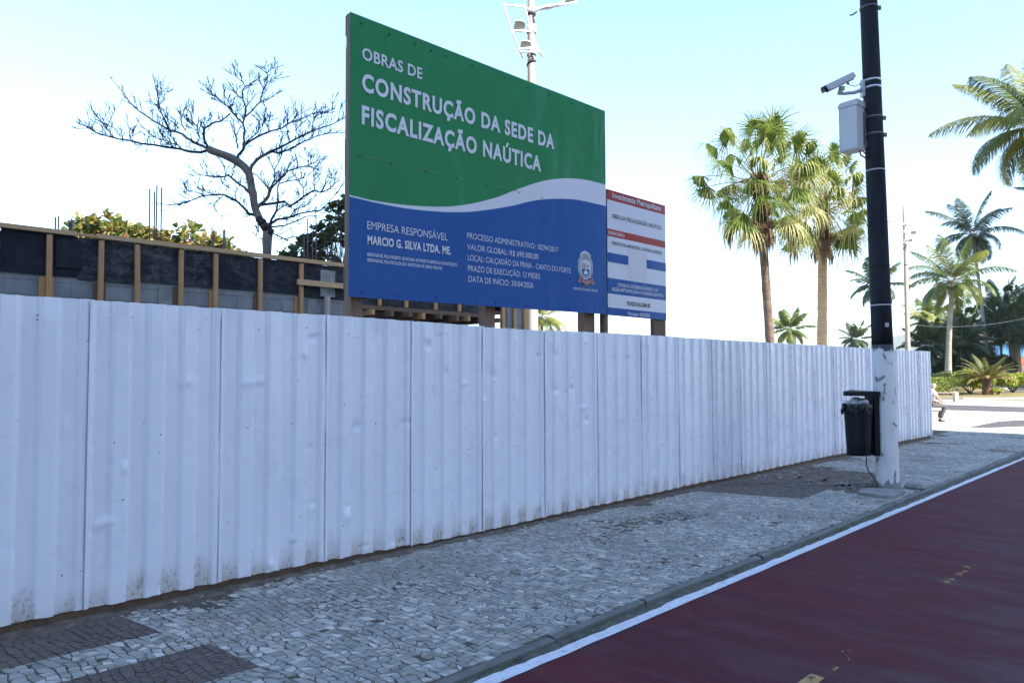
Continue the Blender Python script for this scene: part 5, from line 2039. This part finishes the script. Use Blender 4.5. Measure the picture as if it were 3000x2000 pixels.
coconut('pale yellow palm glimpsed at the right edge above the dark fan palms', (-18.35, 107.2, 8.5), .83, 43, 3.8, 20, 1.0, .65, nl=30, lw=.09)
coconut('yellow palm seen through the gap between the sign bottom and the fence', (-29.93, 33.5, 5.15), rise(33.5), 45, 2.3, 14, .65, .8, nl=34, lw=.04, r=.12, spread=(1.0, -.5))
coconut('palm whose frond tips enter at the right edge below the large palm', (-9.2, 73.9, 15.2), .83, 47, 4.2, 18, 1.0, .1, dark=True, nl=36, lw=.06)


def fan_leaf(mb, base, az, elev, pet, rad, rng, mat=0, pmat=2, seg=38, droop=.5, fold=.0, twist=None, tipmat=None):
    d = Vector((math.cos(az) * math.cos(elev), math.sin(az) * math.cos(elev), math.sin(elev)))
    p0 = Vector(base)
    mid = p0 + d * pet * .55
    d2 = (d + Vector((0, 0, -.30))).normalized()
    c = mid + d2 * pet * .45
    mb.tube([p0, mid, c], [.028, .02, .014], 4, pmat, False)
    side = d2.cross(Vector((0, 0, 1)))
    if side.length < .05:
        side = Vector((1, 0, 0))
    side.normalize()
    nrm = side.cross(d2).normalized()
    if twist:
        side = (side * math.cos(twist) + nrm * math.sin(twist)).normalized()
        nrm = side.cross(d2).normalized()
    A = R(140)
    prev = None
    tipmat = mat if tipmat is None else tipmat
    for k in range(seg + 1):
        a = -A + 2 * A * k / seg
        r1 = rad * (.36 + .12 * math.cos(a)) * rng.uniform(.85, 1.12)
        v = d2 * math.cos(a) + side * math.sin(a)
        lift = nrm * (.05 * rad * (1 if k % 2 else -1) - .10 * rad * (1 - math.cos(a)) + fold * rad * abs(math.sin(a)))
        q = c + v * r1 + lift
        q.z -= droop * .10 * rad
        if prev is not None:
            mb.face([c, prev, q], mat)
        if True:
            r2 = rad * rng.uniform(.65, 1.15)
            tv = (side * math.cos(a) - d2 * math.sin(a)) * (rad * A * 2 / seg * .17)
            p, dirv, wd = q - v * (.06 * rad), v.copy(), 1.0
            for st, fr in ((0, .34), (1, .34), (2, .40)):
                dirv = (dirv + Vector((rng.uniform(-.08, .08), rng.uniform(-.08, .08), -droop * (.55 + .6 * st) * rng.uniform(.6, 1.5)))).normalized()
                e = p + dirv * r2 * fr
                w2 = wd * (.70 if st < 2 else .12)
                mb.face([p - tv * wd, p + tv * wd, e + tv * w2, e - tv * w2], mat if st == 0 else tipmat)
                p, wd = e, w2
        prev = q


def washingtonia(label, top, foot, ground, seed, R_=1.0, n=34, skirt=1.9, trunk_r=.165, rz=0.0, dark=False, trunkmat='trunk_w', hang=4):
    rng = random.Random(seed)
    t = thing('fan_palm', label, 'palm tree', (foot[0], foot[1], ground), rz, 'tall fan palms')
    h = top[2] - ground
    off = Vector((top[0] - foot[0], top[1] - foot[1], 0))
    m = MB()
    pts, rad = [], []
    for i in range(34):
        s = i / 33
        pts.append(off * s + Vector((0, 0, -.3 + (h + .2) * s)))
        rad.append(trunk_r * (1.22 - .32 * s) * (1 + .09 * noise.noise((i * .9, seed, 0)) + (.06 if i % 6 == 0 else 0)))
    m.tube(pts, rad, 14)
    m.build('trunk', MAT[trunkmat], t)
    m = MB()
    for i in range(150):
        z = h - skirt + skirt * .97 * rng.random()
        a = rng.uniform(0, 2 * PI)
        r = trunk_r * (.95 + .25 * (z - h + skirt) / skirt)
        c = off * (z / h) + Vector((r * math.cos(a), r * math.sin(a), z))
        o = Vector((math.cos(a), math.sin(a), rng.uniform(.5, 1.3))).normalized()
        m.tube([c - o * .05 - Vector((0, 0, .12)), c + o * .12, c + o * rng.uniform(.2, .36)], [.055, .045, .010], 4)
    m.build('leaf_boots', MAT['skirt'], t)
    mb = MB()
    T = off + Vector((0, 0, h))
    for i in range(n):
        s = i / (n - 1)
        az = i * 2.39996 + rng.uniform(-.3, .3)
        el = 1.45 - 2.30 * s ** .85 + rng.uniform(-.14, .14)
        z = -.10 - .60 * s
        m_ = 0 if (s < .72 or rng.random() < .5) else 1
        fan_leaf(mb, T + Vector((.10 * math.cos(az), .10 * math.sin(az), z)), az, el, 1.30 * R_ * rng.uniform(.75, 1.25), .80 * R_ * rng.uniform(.8, 1.12), rng, m_, 2, 40,
                 .42 + .45 * s, -.10 - .18 * s, rng.uniform(-.8, .8), 1 if (not dark and rng.random() < .75) else m_)
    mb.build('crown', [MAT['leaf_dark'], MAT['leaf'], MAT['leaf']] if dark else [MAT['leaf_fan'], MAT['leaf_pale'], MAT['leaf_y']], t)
    mb = MB()
    for i in range(4):
        az = rng.uniform(0, 2 * PI)
        fan_leaf(mb, T + Vector((.12 * math.cos(az), .12 * math.sin(az), -.7 - .5 * rng.random())), az, rng.uniform(-1.3, -1.1), .9 * R_, .45 * R_, rng, 0, 0, 22, 1.4, -.9, 0)
    for i in range(hang):       # folded brown leaves on long stalks below the crown
        az = i * 1.7 + seed
        p = T + Vector((.15 * math.cos(az), .15 * math.sin(az), -.7))
        o = rng.uniform(.6, 1.0) * R_
        q = T + Vector((o * math.cos(az), o * math.sin(az), -1.5 - rng.random() * .7))
        e = q + Vector((.08 * math.cos(az), .08 * math.sin(az), -.35))
        mb.tube([p, p.lerp(q, .6) + Vector((0, 0, .18)), q, e], [.016, .013, .012, .012], 4, 0, False)
        for k in range(16):
            a = 2 * PI * k / 16
            w0, w1, ln = .05, rng.uniform(.10, .19) * R_, rng.uniform(.55, 1.0) * R_
            c0 = e + Vector((w0 * math.cos(a), w0 * math.sin(a), 0))
            c1 = e + Vector((w1 * math.cos(a), w1 * math.sin(a), -ln * .55))
            c2 = e + Vector((w1 * .7 * math.cos(a + .1), w1 * .7 * math.sin(a + .1), -ln))
            tv = Vector((-math.sin(a), math.cos(a), 0)) * .035
            mb.face([c0 - tv, c0 + tv, c1 + tv, c1 - tv])
            mb.face([c1 - tv, c1 + tv, c2])
    for i in range(60):        # dry threads and flower stalks hanging in the crown
        az = rng.uniform(0, 2 * PI)
        p = T + Vector((.2 * math.cos(az), .2 * math.sin(az), -.2 - .7 * rng.random()))
        q = p + Vector((math.cos(az), math.sin(az), rng.uniform(-.5, .6))) * rng.uniform(.5, 1.5) * R_
        e = q + Vector((.2 * math.cos(az), .2 * math.sin(az), -rng.uniform(.4, 1.6)))
        mb.tube([p, q, e], [.012, .010, .008], 3, 1, False)
    mb.build('dead_leaves', [MAT['leaf_brown'], MAT['leaf_dead']], t)
    return t


washingtonia('left and taller of the two tall fan palms beyond the fence', (-13.57, 28.20, 9.75), (-13.35, 28.9), rise(28.9), 5, 1.32, 44, skirt=2.3, trunkmat='trunk_w_shade', hang=5)
washingtonia('right fan palm, its crown touching the dark concrete pole', (-13.30, 34.0, 9.85), (-13.6, 34.1), rise(34.1), 8, 1.28, 42, 2.5, .195, hang=5)
washingtonia('low dark fan palm with thick trunk in front of the playground', (-14.2, 77.9, 6.9), (-14.0, 77.9), .83, 15, 1.45, 40, 1.6, .40, dark=True, hang=0)
washingtonia('dark fan palm left of the leaning coconut trunk in the shade', (-17.6, 78.3, 5.9), (-17.6, 78.3), .83, 17, 1.45, 34, 1.6, .34, dark=True, hang=0)
washingtonia('dark fan palm at the right edge behind the cycad', (-11.6, 75.5, 6.4), (-11.6, 75.5), .83, 19, 1.4, 36, 1.6, .34, dark=True, hang=0)


# ------------------------------------------------------------------ planted bed: cycad, shrubs, hedge, lawn
mb = MB()
edge = [(-32, 43.0), (-14, 43.2), (-11.2, 43.4), (-10.2, 43.6), (-9.0, 44.4), (-7.8, 45.2), (-7.0, 46.5), (-6.8, 48.5), (-7.3, 50.5), (-8.6, 52.0), (-9.8, 53.2), (-11, 57), (-12, 64), (-32, 64)]
cen = (-18, 52)
for i in range(len(edge)):
    a, b = edge[i], edge[(i + 1) % len(edge)]
    mb.face([(a[0], a[1], rise(a[1]) + .05), (b[0], b[1], rise(b[1]) + .05), (cen[0], cen[1], rise(cen[1]) + .10)], 0, True)
tag(mb.build('lawn', MAT['lawn']), kind='structure')
mb = MB()
for a, b in zip(edge[:-2], edge[1:-1]):
    mb.bar((a[0], a[1], rise(a[1]) + .03), (b[0], b[1], rise(b[1]) + .03), .12, .14)
tag(mb.build('bed_edging', MAT['bench']), kind='structure')

cyc = thing('cycad', 'short brown trunked cycad with stiff arching fronds in the bed', 'cycad', (-10.11, 48.47, .46), 0)
m = MB()
rng = random.Random(2)
m.lathe([(.26, -.1), (.27, .1), (.25, .35), (.235, .6), (.24, .8), (.20, .92)], (0, 0, 0), 16)
for i in range(150):
    z = rng.uniform(0, .88)
    a = rng.uniform(0, 2 * PI)
    o = Vector((math.cos(a), math.sin(a), .5)).normalized()
    c = Vector((.23 * math.cos(a), .23 * math.sin(a), z))
    m.tube([c, c + o * .07], [.035, .014], 4)
m.build('trunk', MAT['cycas_trunk'], cyc)
mb = MB()
for i in range(30):
    az = i * 2.39996
    t_ = i / 29
    frond(mb, (0.08 * math.cos(az), .08 * math.sin(az), .88), az, 1.25 - 1.0 * t_, 1.75 * rng.uniform(.9, 1.08), .75 + .35 * t_, rng, 48, .24, .030, 1 if t_ > .7 or rng.random() < .25 else 0, 1, 0, .05)
mb.build('crown', [leafmat('cycad_leaf', (.09, .105, .03), (.13, .135, .045), .2), leafmat('cycad_leaf_dry', (.22, .17, .06), (.27, .19, .07), .25)], cyc)


def shrub(name, label, loc, rx, ry, h, seed, mats, n=700, L=.09, boxy=False, stem=True, cat='shrub'):
    rng = random.Random(seed)
    t = thing(name, label, cat, loc, RZ)
    ml = MB()
    lumps = [(rng.uniform(-.68, .68) * rx, rng.uniform(-.6, .6) * ry, rng.uniform(.5, .82) * h, rng.uniform(.20, .42)) for _ in range(13)]
    for _ in range(n):
        if boxy:
            p = Vector((rng.uniform(-rx, rx), rng.uniform(-ry, ry), rng.uniform(.08, 1) * h))
            k = rng.randrange(3)
            if k == 0:
                p.z = h * (1 - .05 * rng.random()) + .05 * noise.noise((p.x * 3, 0, seed))
            elif k == 1:
                p.y = -ry * (1 - .1 * rng.random())
            nrm = Vector((p.x / rx * .2, -1 if k == 1 else 0, 1 if k != 1 else .3)).normalized()
        else:
            cx, cy, cz, s = rng.choice(lumps)
            d = rand_dir(rng)
            rr = rng.uniform(.75, 1.05)
            p = Vector((cx + d.x * rx * s * rr, cy + d.y * ry * s * rr, max(.10 * h, cz + d.z * h * s * .55 * rr)))
            nrm = d
        dd = (nrm + rand_dir(rng) * .9).normalized()
        leaf(ml, p, dd, (nrm + rand_dir(rng) * .6).normalized(), L * rng.uniform(.7, 1.3), L * .62 * rng.uniform(.7, 1.2), rng.choices(range(len(mats)), [5, 2][:len(mats)])[0])
    ml.build('foliage', mats, t)
    m = MB()
    for i in range(8):
        a = rng.uniform(0, 2 * PI)
        m.tube([(0, 0, -.05), (.3 * rx * math.cos(a), .3 * ry * math.sin(a), h * .3), (.6 * rx * math.cos(a), .6 * ry * math.sin(a), h * .65)], [.03, .02, .01], 5)
    m.build('stems', MAT['twig'], t)
    return t


shrub('shrub', 'large lime green shrub left of the cycad', (-11.3, 49.9, rise(49.9) + .08), 1.35, 1.0, 1.25, 3, [MAT['leaf_lime'], MAT['leaf_hedge']], 4200, .20)
shrub('shrub', 'bright lime shrub right of the cycad trunk', (-9.55, 51.9, rise(51.9) + .08), .95, .8, 1.05, 4, [MAT['leaf_lime'], MAT['leaf_hedge']], 2200, .17)
shrub('shrub', 'tiny lime shrub at the foot of the cycad', (-9.62, 48.5, rise(48.5) + .06), .28, .25, .38, 6, [MAT['leaf_lime']], 260, .09)
shrub('hedge', 'clipped pale green hedge behind the seated man', (-12.6, 47.0, rise(47) + .06), 1.55, .6, .92, 7, [MAT['leaf_hedge'], MAT['leaf_lime']], 2600, .11, True, cat='hedge')
shrub('hedge', 'dark clipped hedge at the right edge in front of the playground', (-9.9, 58.5, rise(58.5)), 1.9, .5, 1.0, 9, [MAT['leaf_dark'], MAT['leaf_hedge']], 1800, .13, True, cat='hedge')
shrub('shrub', 'dark bushy shrub at the foot of the slim pale trunk', (-14.2, 57.0, rise(57)), 1.5, 1.0, 1.25, 12, [MAT['leaf_dark'], MAT['leaf']], 1800, .14)
for lb, x, y, rx, h, sd_ in (('dark dense tree behind the fence end, left of the slim pale trunk', -19.6, 71.5, 2.3, 2.3, 51), ('dark dense tree between the slim pale trunk and the leaning trunk', -17.2, 75.5, 2.0, 2.9, 52),
                             ('dark dense tree right behind the cycad fronds', -15.6, 76.5, 1.7, 2.6, 53), ('low dark dense bush left of the playground', -15.0, 72.5, 1.5, 1.9, 54)):
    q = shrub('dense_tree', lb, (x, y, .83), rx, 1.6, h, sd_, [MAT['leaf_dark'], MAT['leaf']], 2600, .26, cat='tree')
mb = MB()
rng = random.Random(44)
for i in range(900):
    x, y = rng.uniform(-16.2, -13.2), rng.uniform(51.5, 53.5)
    a = rng.uniform(0, 2 * PI)
    h = rng.uniform(.45, .85)
    b = .12
    z = rise(y) + .05
    mb.face([(x - .012, y, z), (x + .012, y, z), (x + .3 * h * math.cos(a) * .6 + .008, y + .3 * h * math.sin(a), z + h * .7), (x + .3 * h * math.cos(a) * .6 - .008, y + .3 * h * math.sin(a), z + h * .7)])
    mb.face([(x + .3 * h * math.cos(a) * .6 - .008, y + .3 * h * math.sin(a), z + h * .7), (x + .3 * h * math.cos(a) * .6 + .008, y + .3 * h * math.sin(a), z + h * .7), (x + .6 * h * math.cos(a), y + .6 * h * math.sin(a), z + h * .95)])
tag(mb.build('tall_grass', MAT['leaf_hedge']), 'tufty grey green tall grass behind the hedge', 'grass', kind='stuff')


# ------------------------------------------------------------------ benches
def bench(label, loc, rz, L):
    t = thing('park_bench', label, 'bench', loc, rz, 'park benches')
    for s in (0, 1):
        m = MB()
        x = -L if s else -.16
        prof = [(-.24, 0), (.10, 0), (.10, .30), (.24, .34), (.26, .40), (.24, .46), (.18, .49), (-.24, .47)]
        m.prism([(x, a, b) for a, b in prof], (.16, 0, 0))
        m.tube([(x - .004, .19, .415), (x + .164, .19, .415)], .085, 14)
        m.build('end_block', MAT['bench'], t)
    m = MB()
    for k in range(4):
        m.box((-L + .16, -.22 + k * .10, .43), (-.16, -.135 + k * .10, .465))
    m.build('seat', MAT['benchwood'], t)
    return t


bench('concrete ended bench standing along the edge of the lawn', (-9.88, 41.25, rise(41.2)), R(30), 3.2)
bt = thing('park_bench', 'pinkish concrete bench on which the man sits by the fence end', 'bench', (-7.19, 28.13, rise(28.1)), RZ, 'park benches')
m = MB()
m.box((-2.2, -.18, .40), (-.14, .28, .49))
m.build('seat', MAT['bench'], bt)
m = MB()
m.prism([(-.30, -.14, 0), (-.60, -.14, 0), (-.66, -.14, .398), (-.20, -.14, .398)][::-1], (0, .36, 0))
m.build('leg', MAT['bench'], bt)
m = MB()
m.prism([(-1.7, -.14, 0), (-2.0, -.14, 0), (-2.06, -.14, .398), (-1.6, -.14, .398)][::-1], (0, .36, 0))
m.build('leg', MAT['bench'], bt)


# ------------------------------------------------------------------ people
def skinned(name, verts, edges, radii, mat, parent, root=0, sub=2):
    me = bpy.data.meshes.new(name)
    me.from_pydata(verts, edges, [])
    o = bpy.data.objects.new(name, me)
    COL.objects.link(o)
    md = o.modifiers.new('skin', 'SKIN')
    md.use_smooth_shade = True
    for i, r in enumerate(radii):
        sv = me.skin_vertices[0].data[i]
        sv.radius = r if hasattr(r, '__len__') else (r, r)
        sv.use_root = (i == root)
    ms = o.modifiers.new('sub', 'SUBSURF')
    ms.levels = sub
    ms.render_levels = sub
    dg = bpy.context.evaluated_depsgraph_get()
    nm = bpy.data.meshes.new_from_object(o.evaluated_get(dg))
    nm.name = name
    bpy.data.objects.remove(o)
    for p in nm.polygons:
        p.use_smooth = True
    nm.materials.clear()
    nm.materials.append(mat)
    ob = bpy.data.objects.new(name, nm)
    COL.objects.link(ob)
    ob.parent = parent
    return ob


def person(label, loc, rz, J, shirt, trouser, group=None, fingers=True, shortsleeve=True, scale=1.0):
    """J: joint name -> (x, y, z); x forward, y to the person's left"""
    t = thing('person', label, 'person', loc, rz, group)
    t.scale = (scale,) * 3
    names, V, E, Rr = {}, [], [], []

    def add(nm, r, par=None, pos=None):
        names[nm] = len(V)
        V.append(tuple(pos if pos is not None else J[nm]))
        Rr.append(r)
        if par is not None:
            E.append((names[par], names[nm]))
    add('pelvis', (.13, .11))
    add('belly', (.13, .12), 'pelvis')
    add('chest', (.14, .12), 'belly')
    add('neck', .052, 'chest')
    add('jaw', (.062, .06), 'neck')
    add('face', (.075, .085), 'jaw')
    add('crown', (.066, .075), 'face')
    nose = Vector(J['face']).lerp(Vector(J['jaw']), .45) + Vector((.098, 0, 0))
    add('nose', .013, 'face', nose)
    for s, sg in (('l', 1), ('r', -1)):
        add('shoulder_' + s, .058, 'chest')
        add('elbow_' + s, .040, 'shoulder_' + s)
        add('wrist_' + s, .026, 'elbow_' + s)
        add('palm_' + s, (.036, .020), 'wrist_' + s)
        if fingers:
            w = Vector(J['wrist_' + s])
            p = Vector(J['palm_' + s])
            d = (p - w).normalized()
            sidev = d.cross(Vector((0, 0, 1)))
            sidev = sidev.normalized() if sidev.length > .1 else Vector((0, 1, 0))
            for q in range(4):
                b = p + d * .03 + sidev * (.027 - .018 * q)
                e1 = b + d * (.035 if q in (1, 2) else .03) + Vector((0, 0, -.004))
                e2 = e1 + (d + Vector((0, 0, -.8))).normalized() * .026
                add('f%d1%s' % (q, s), .0092, 'palm_' + s, b)
                add('f%d2%s' % (q, s), .0088, 'f%d1%s' % (q, s), e1)
                add('f%d3%s' % (q, s), .0080, 'f%d2%s' % (q, s), e2)
            b = w.lerp(p, .55) + sidev * .04 * sg
            e = b + (d + sidev * .5 * sg).normalized() * .04
            add('t1' + s, .0105, 'palm_' + s, b)
            add('t2' + s, .009, 't1' + s, e)
        add('hip_' + s, .088, 'pelvis')
        add('knee_' + s, .058, 'hip_' + s)
        add('ankle_' + s, .040, 'knee_' + s)
        add('toe_' + s, (.040, .030), 'ankle_' + s)
    skinned('body', V, E, Rr, MAT['skin'], t)
    # shirt
    k = lambda *n: [tuple(J[x]) for x in n]
    v = k('pelvis', 'belly', 'chest', 'shoulder_l', 'shoulder_r')
    col = Vector(J['chest']).lerp(Vector(J['neck']), .75)
    e = [(0, 1), (1, 2), (2, 3), (2, 4), (2, 5)]
    v.append(tuple(col))
    rr = [(.150, .135), (.158, .148), (.160, .140), .074, .074, .062]
    f = .75 if shortsleeve else .98
    for s, i in (('l', 3), ('r', 4)):
        el = Vector(J['shoulder_' + s]).lerp(Vector(J['elbow_' + s]), f if shortsleeve else 1.0)
        v.append(tuple(el))
        rr.append(.062)
        e.append((i, len(v) - 1))
        if not shortsleeve:
            v.append(tuple(Vector(J['elbow_' + s]).lerp(Vector(J['wrist_' + s]), .92)))
            rr.append(.042)
            e.append((len(v) - 2, len(v) - 1))
    skinned('shirt', v, e, rr, shirt, t)
    v, e, rr = [tuple(J['pelvis'])], [], [(.145, .125)]
    for s in 'lr':
        i = len(v)
        an = Vector(J['knee_' + s]).lerp(Vector(J['ankle_' + s]), .93)
        mid = Vector(J['knee_' + s]).lerp(Vector(J['ankle_' + s]), .5) + Vector((-.015, 0, 0))
        v += [tuple(J['hip_' + s]), tuple(J['knee_' + s]), tuple(mid), tuple(an)]
        rr += [.108, .080, .066, .062]
        e += [(0, i), (i, i + 1), (i + 1, i + 2), (i + 2, i + 3)]
    skinned('trousers', v, e, rr, trouser, t)
    for s in 'lr':
        a, b = Vector(J['ankle_' + s]), Vector(J['toe_' + s])
        heel = a + (a - b).normalized() * .05
        heel.z = b.z
        skinned('shoe', [tuple(heel), tuple(heel.lerp(b, .5) + Vector((0, 0, .012))), tuple(b)], [(0, 1), (1, 2)], [(.045, .042), (.050, .046), (.042, .034)], MAT['shoe'], t)
    # hair round the back of the head and ears
    fc, cr = Vector(J['face']), Vector(J['crown'])
    m = MB()
    rg = random.Random(1)
    for i in range(90):
        a = rg.uniform(R(70), R(290))
        z = rg.uniform(-.045, .05)
        p = fc + Vector((.078 * math.cos(a) - .012, .084 * math.sin(a), z))
        m.blob(p, .014, 5, 4, 0, .1, rg)
    m.build('hair', MAT['hair'], t)
    return t


SIT = dict(pelvis=(-.40, .05, .58), belly=(-.41, .05, .74), chest=(-.36, .05, .95), neck=(-.29, .05, 1.10), jaw=(-.235, .05, 1.165), face=(-.245, .05, 1.235), crown=(-.255, .05, 1.305),
           shoulder_l=(-.35, .22, 1.02), elbow_l=(-.25, .28, .80), wrist_l=(-.06, .21, .67), palm_l=(.02, .18, .645),
           shoulder_r=(-.35, -.13, 1.02), elbow_r=(-.24, -.20, .80), wrist_r=(-.05, -.10, .68), palm_r=(.03, -.06, .655),
           hip_l=(-.34, .15, .57), knee_l=(.09, .19, .52), ankle_l=(.00, .18, .10), toe_l=(.14, .19, .05),
           hip_r=(-.34, -.06, .57), knee_r=(.07, -.07, .53), ankle_r=(-.10, -.06, .10), toe_r=(.04, -.07, .05))
person('elderly man in pale shirt and grey trousers sitting on a bench by the fence end', (-7.19, 28.13, rise(28.1)), RZ, SIT, MAT['shirt'], MAT['trouser'])
STAND = dict(pelvis=(0, 0, .93), belly=(0, 0, 1.08), chest=(0, 0, 1.28), neck=(0, 0, 1.46), jaw=(.02, 0, 1.53), face=(.01, 0, 1.60), crown=(0, 0, 1.67),
             shoulder_l=(0, .17, 1.38), elbow_l=(-.03, .22, 1.12), wrist_l=(.05, .22, .88), palm_l=(.07, .22, .80),
             shoulder_r=(0, -.17, 1.38), elbow_r=(-.03, -.22, 1.12), wrist_r=(.08, -.20, .90), palm_r=(.11, -.19, .82),
             hip_l=(0, .09, .90), knee_l=(.05, .10, .50), ankle_l=(-.02, .10, .08), toe_l=(.11, .11, .04),
             hip_r=(0, -.09, .90), knee_r=(-.02, -.10, .49), ankle_r=(-.10, -.10, .09), toe_r=(.02, -.11, .04))
person('distant person in blue top standing in the shade past the fence end', (-17.55, 65.6, rise(65.6)), R(200), STAND, MAT['blueplay'], MAT['trouser'], 'people far off in the park', False)
person('distant person in white top standing left of the slim pale trunk', (-16.6, 66.9, rise(66.9)), R(20), STAND, MAT['shirt'], MAT['trouser'], 'people far off in the park', False)

# ------------------------------------------------------------------ playground, kiosk, far buildings
pg = thing('playground_frame', 'colourful playground climbing frame with orange beam and green arch in the distance', 'playground', (-16.9, 92, .83), RZ)
m = MB()
m.box((-2.5, 1.0, 1.55), (4.5, 1.12, 2.45))
m.build('orange_beam', MAT['orange'], pg)
m = MB()
m.box((-1.5, 1.3, 2.5), (4.5, 1.4, 4.1))
m.build('blue_panel', MAT['blueplay'], pg)
m = MB()
m.tube([(-1.2, 0, 1.9), (-.5, 0, 2.0), (.2, 0, 1.75), (.7, 0, 1.1), (.8, 0, .0)], .09, 8)
m.build('green_arch', MAT['greenplay'], pg)
for x in (1.9, 2.9):
    m = MB()
    m.tube([(x, 0, 0), (x, 0, 2.1)], .13, 8)
    m.build('red_post', MAT['redplay'], pg)
m = MB()
for z in (.75, 1.25, 1.9):
    m.tube([(-.8, 0, z), (3.6, 0, z)], .06, 6)
m.build('crossbar', MAT['redplay'], pg)
kio = thing('kiosk', 'low brown kiosk in deep shade behind the dark palms', 'kiosk', (-21.5, 80, .83), RZ)
m = MB()
m.box((-4.5, 0, 0), (8.5, 3, 2.3))
m.build('wall', MAT['brownwall'], kio)
m = MB()
m.prism([(-5, -.6, 2.3), (9, -.6, 2.3), (9, -.6, 2.42), (-5, -.6, 2.42)], (0, 4, 0))
m.build('roof', MAT['darkwood'], kio)
for x0 in (-3.2, -.9, 1.6, 4.6):
    m = MB()
    m.box((x0, -.03, .9), (x0 + 1.1, -.003, 1.9))
    m.build('window', MAT['glass'], kio)
for label, x, y, hgt, wd, nb in (('narrow hazy salmon tower far behind the fence end', -203, 778, 50, 11, 3), ('wide hazy salmon tower between the palm trunks far away', -166, 812, 54, 19, 5), ('stepped hazy salmon tower far behind the dark fan palms', -128, 842, 62, 24, 6)):
    b = thing('apartment_building', label, 'building', (x, y, 0), RZ, 'hazy towers on the horizon')
    m = MB()
    m.box((-wd / 2, 0, 0), (wd / 2, 14, hgt * .94))
    m.box((-wd / 5, 2, hgt * .94), (wd / 4, 9, hgt))
    m.build('wall', MAT['salmon'], b)
    for i in range(nb):
        m = MB()
        x0 = -wd / 2 + wd * (i + .25) / nb
        for k in range(int(hgt * .9 / 3)):
            m.box((x0, -.12, 2 + k * 3), (x0 + wd / nb * .5, -.01, 3.6 + k * 3))
        m.build('window_column', MAT['glass'], b)
# hills across the bay
mb = MB()
rows = []
for i in range(41):
    az = -1.15 + i * .030
    prof = 55 + 95 * max(0, noise.noise((i * .16, 3.3, 0)) + .35) + 22 * noise.noise((i * .5, 9.1, 0))
    d = 2700
    rows.append([(d * k * math.sin(az), d * k * math.cos(az), z) for k, z in ((.93, -1), (.97, prof * .55), (1.0, prof), (1.06, -1))])
for a, b in zip(rows[:-1], rows[1:]):
    for j in range(3):
        mb.face([a[j], a[j + 1], b[j + 1], b[j]], 0, True)
tag(mb.build('hills', MAT['hill']), kind='structure')

# cable strung across the park
m_ = MB()
pts = []
for i in range(21):
    t_ = i / 20
    pts.append((-15.75 + 9.5 * t_, 54.1 - 7.5 * t_, 4.95 - .45 * math.sin(PI * t_) - .05 * t_))
m_.tube(pts, .009, 5)
tag(m_.build('overhead_cable', MAT['wire']), 'thin pale cable strung from the far lamp post across the palms', 'cable')

# ------------------------------------------------------------------ apartment blocks across the avenue, whose shade covers the near scene
rng = random.Random(9)
for label, y0, y1, hgt in (('tall apartment block across the avenue shading the near fence and signs', -75, 13.5, 60.3), ('lower apartment block across the avenue shading the far half of the fence', 13.5, 24.9, 47.4),
                           ('unseen block added across the avenue to shade the dark palms', 60.5, 82, 64)):  # this last block is added out of view to darken the far palms
    b = thing('apartment_block', label, 'building', (45 if y0 != 13.5 else 45.3, y0, 0), 0, 'apartment blocks across the avenue')
    m = MB()
    m.box((0, 0, -.1), (16, y1 - y0, hgt))
    m.build('wall', MAT['tower'], b)
    nw = int((y1 - y0) / 3.4)
    for k in range(int(hgt / 3) - 1):
        m = MB()
        for i in range(nw):
            a = (y1 - y0) * (i + .2) / nw
            m.box((-.05, a, 3.8 + k * 3), (-.004, a + 1.9, 5.2 + k * 3))
        m.build('window_row', MAT['glass'], b)

# sea air between the near scene and the far hills
mb = MB()
mb.box((-3400, -300, -2), (3300, 3400, 300))
hz = mb.build('haze', [])
tag(hz, kind='stuff')
hm = bpy.data.materials.new('sea_haze')
hm.use_nodes = True
ht = hm.node_tree
for q in list(ht.nodes):
    ht.nodes.remove(q)
pv_ = ht.nodes.new('ShaderNodeVolumePrincipled')
pv_.inputs['Color'].default_value = (.86, .92, 1, 1)
pv_.inputs['Density'].default_value = .00015
ho = ht.nodes.new('ShaderNodeOutputMaterial')
ht.links.new(pv_.outputs[0], ho.inputs['Volume'])
hz.data.materials.append(hm)
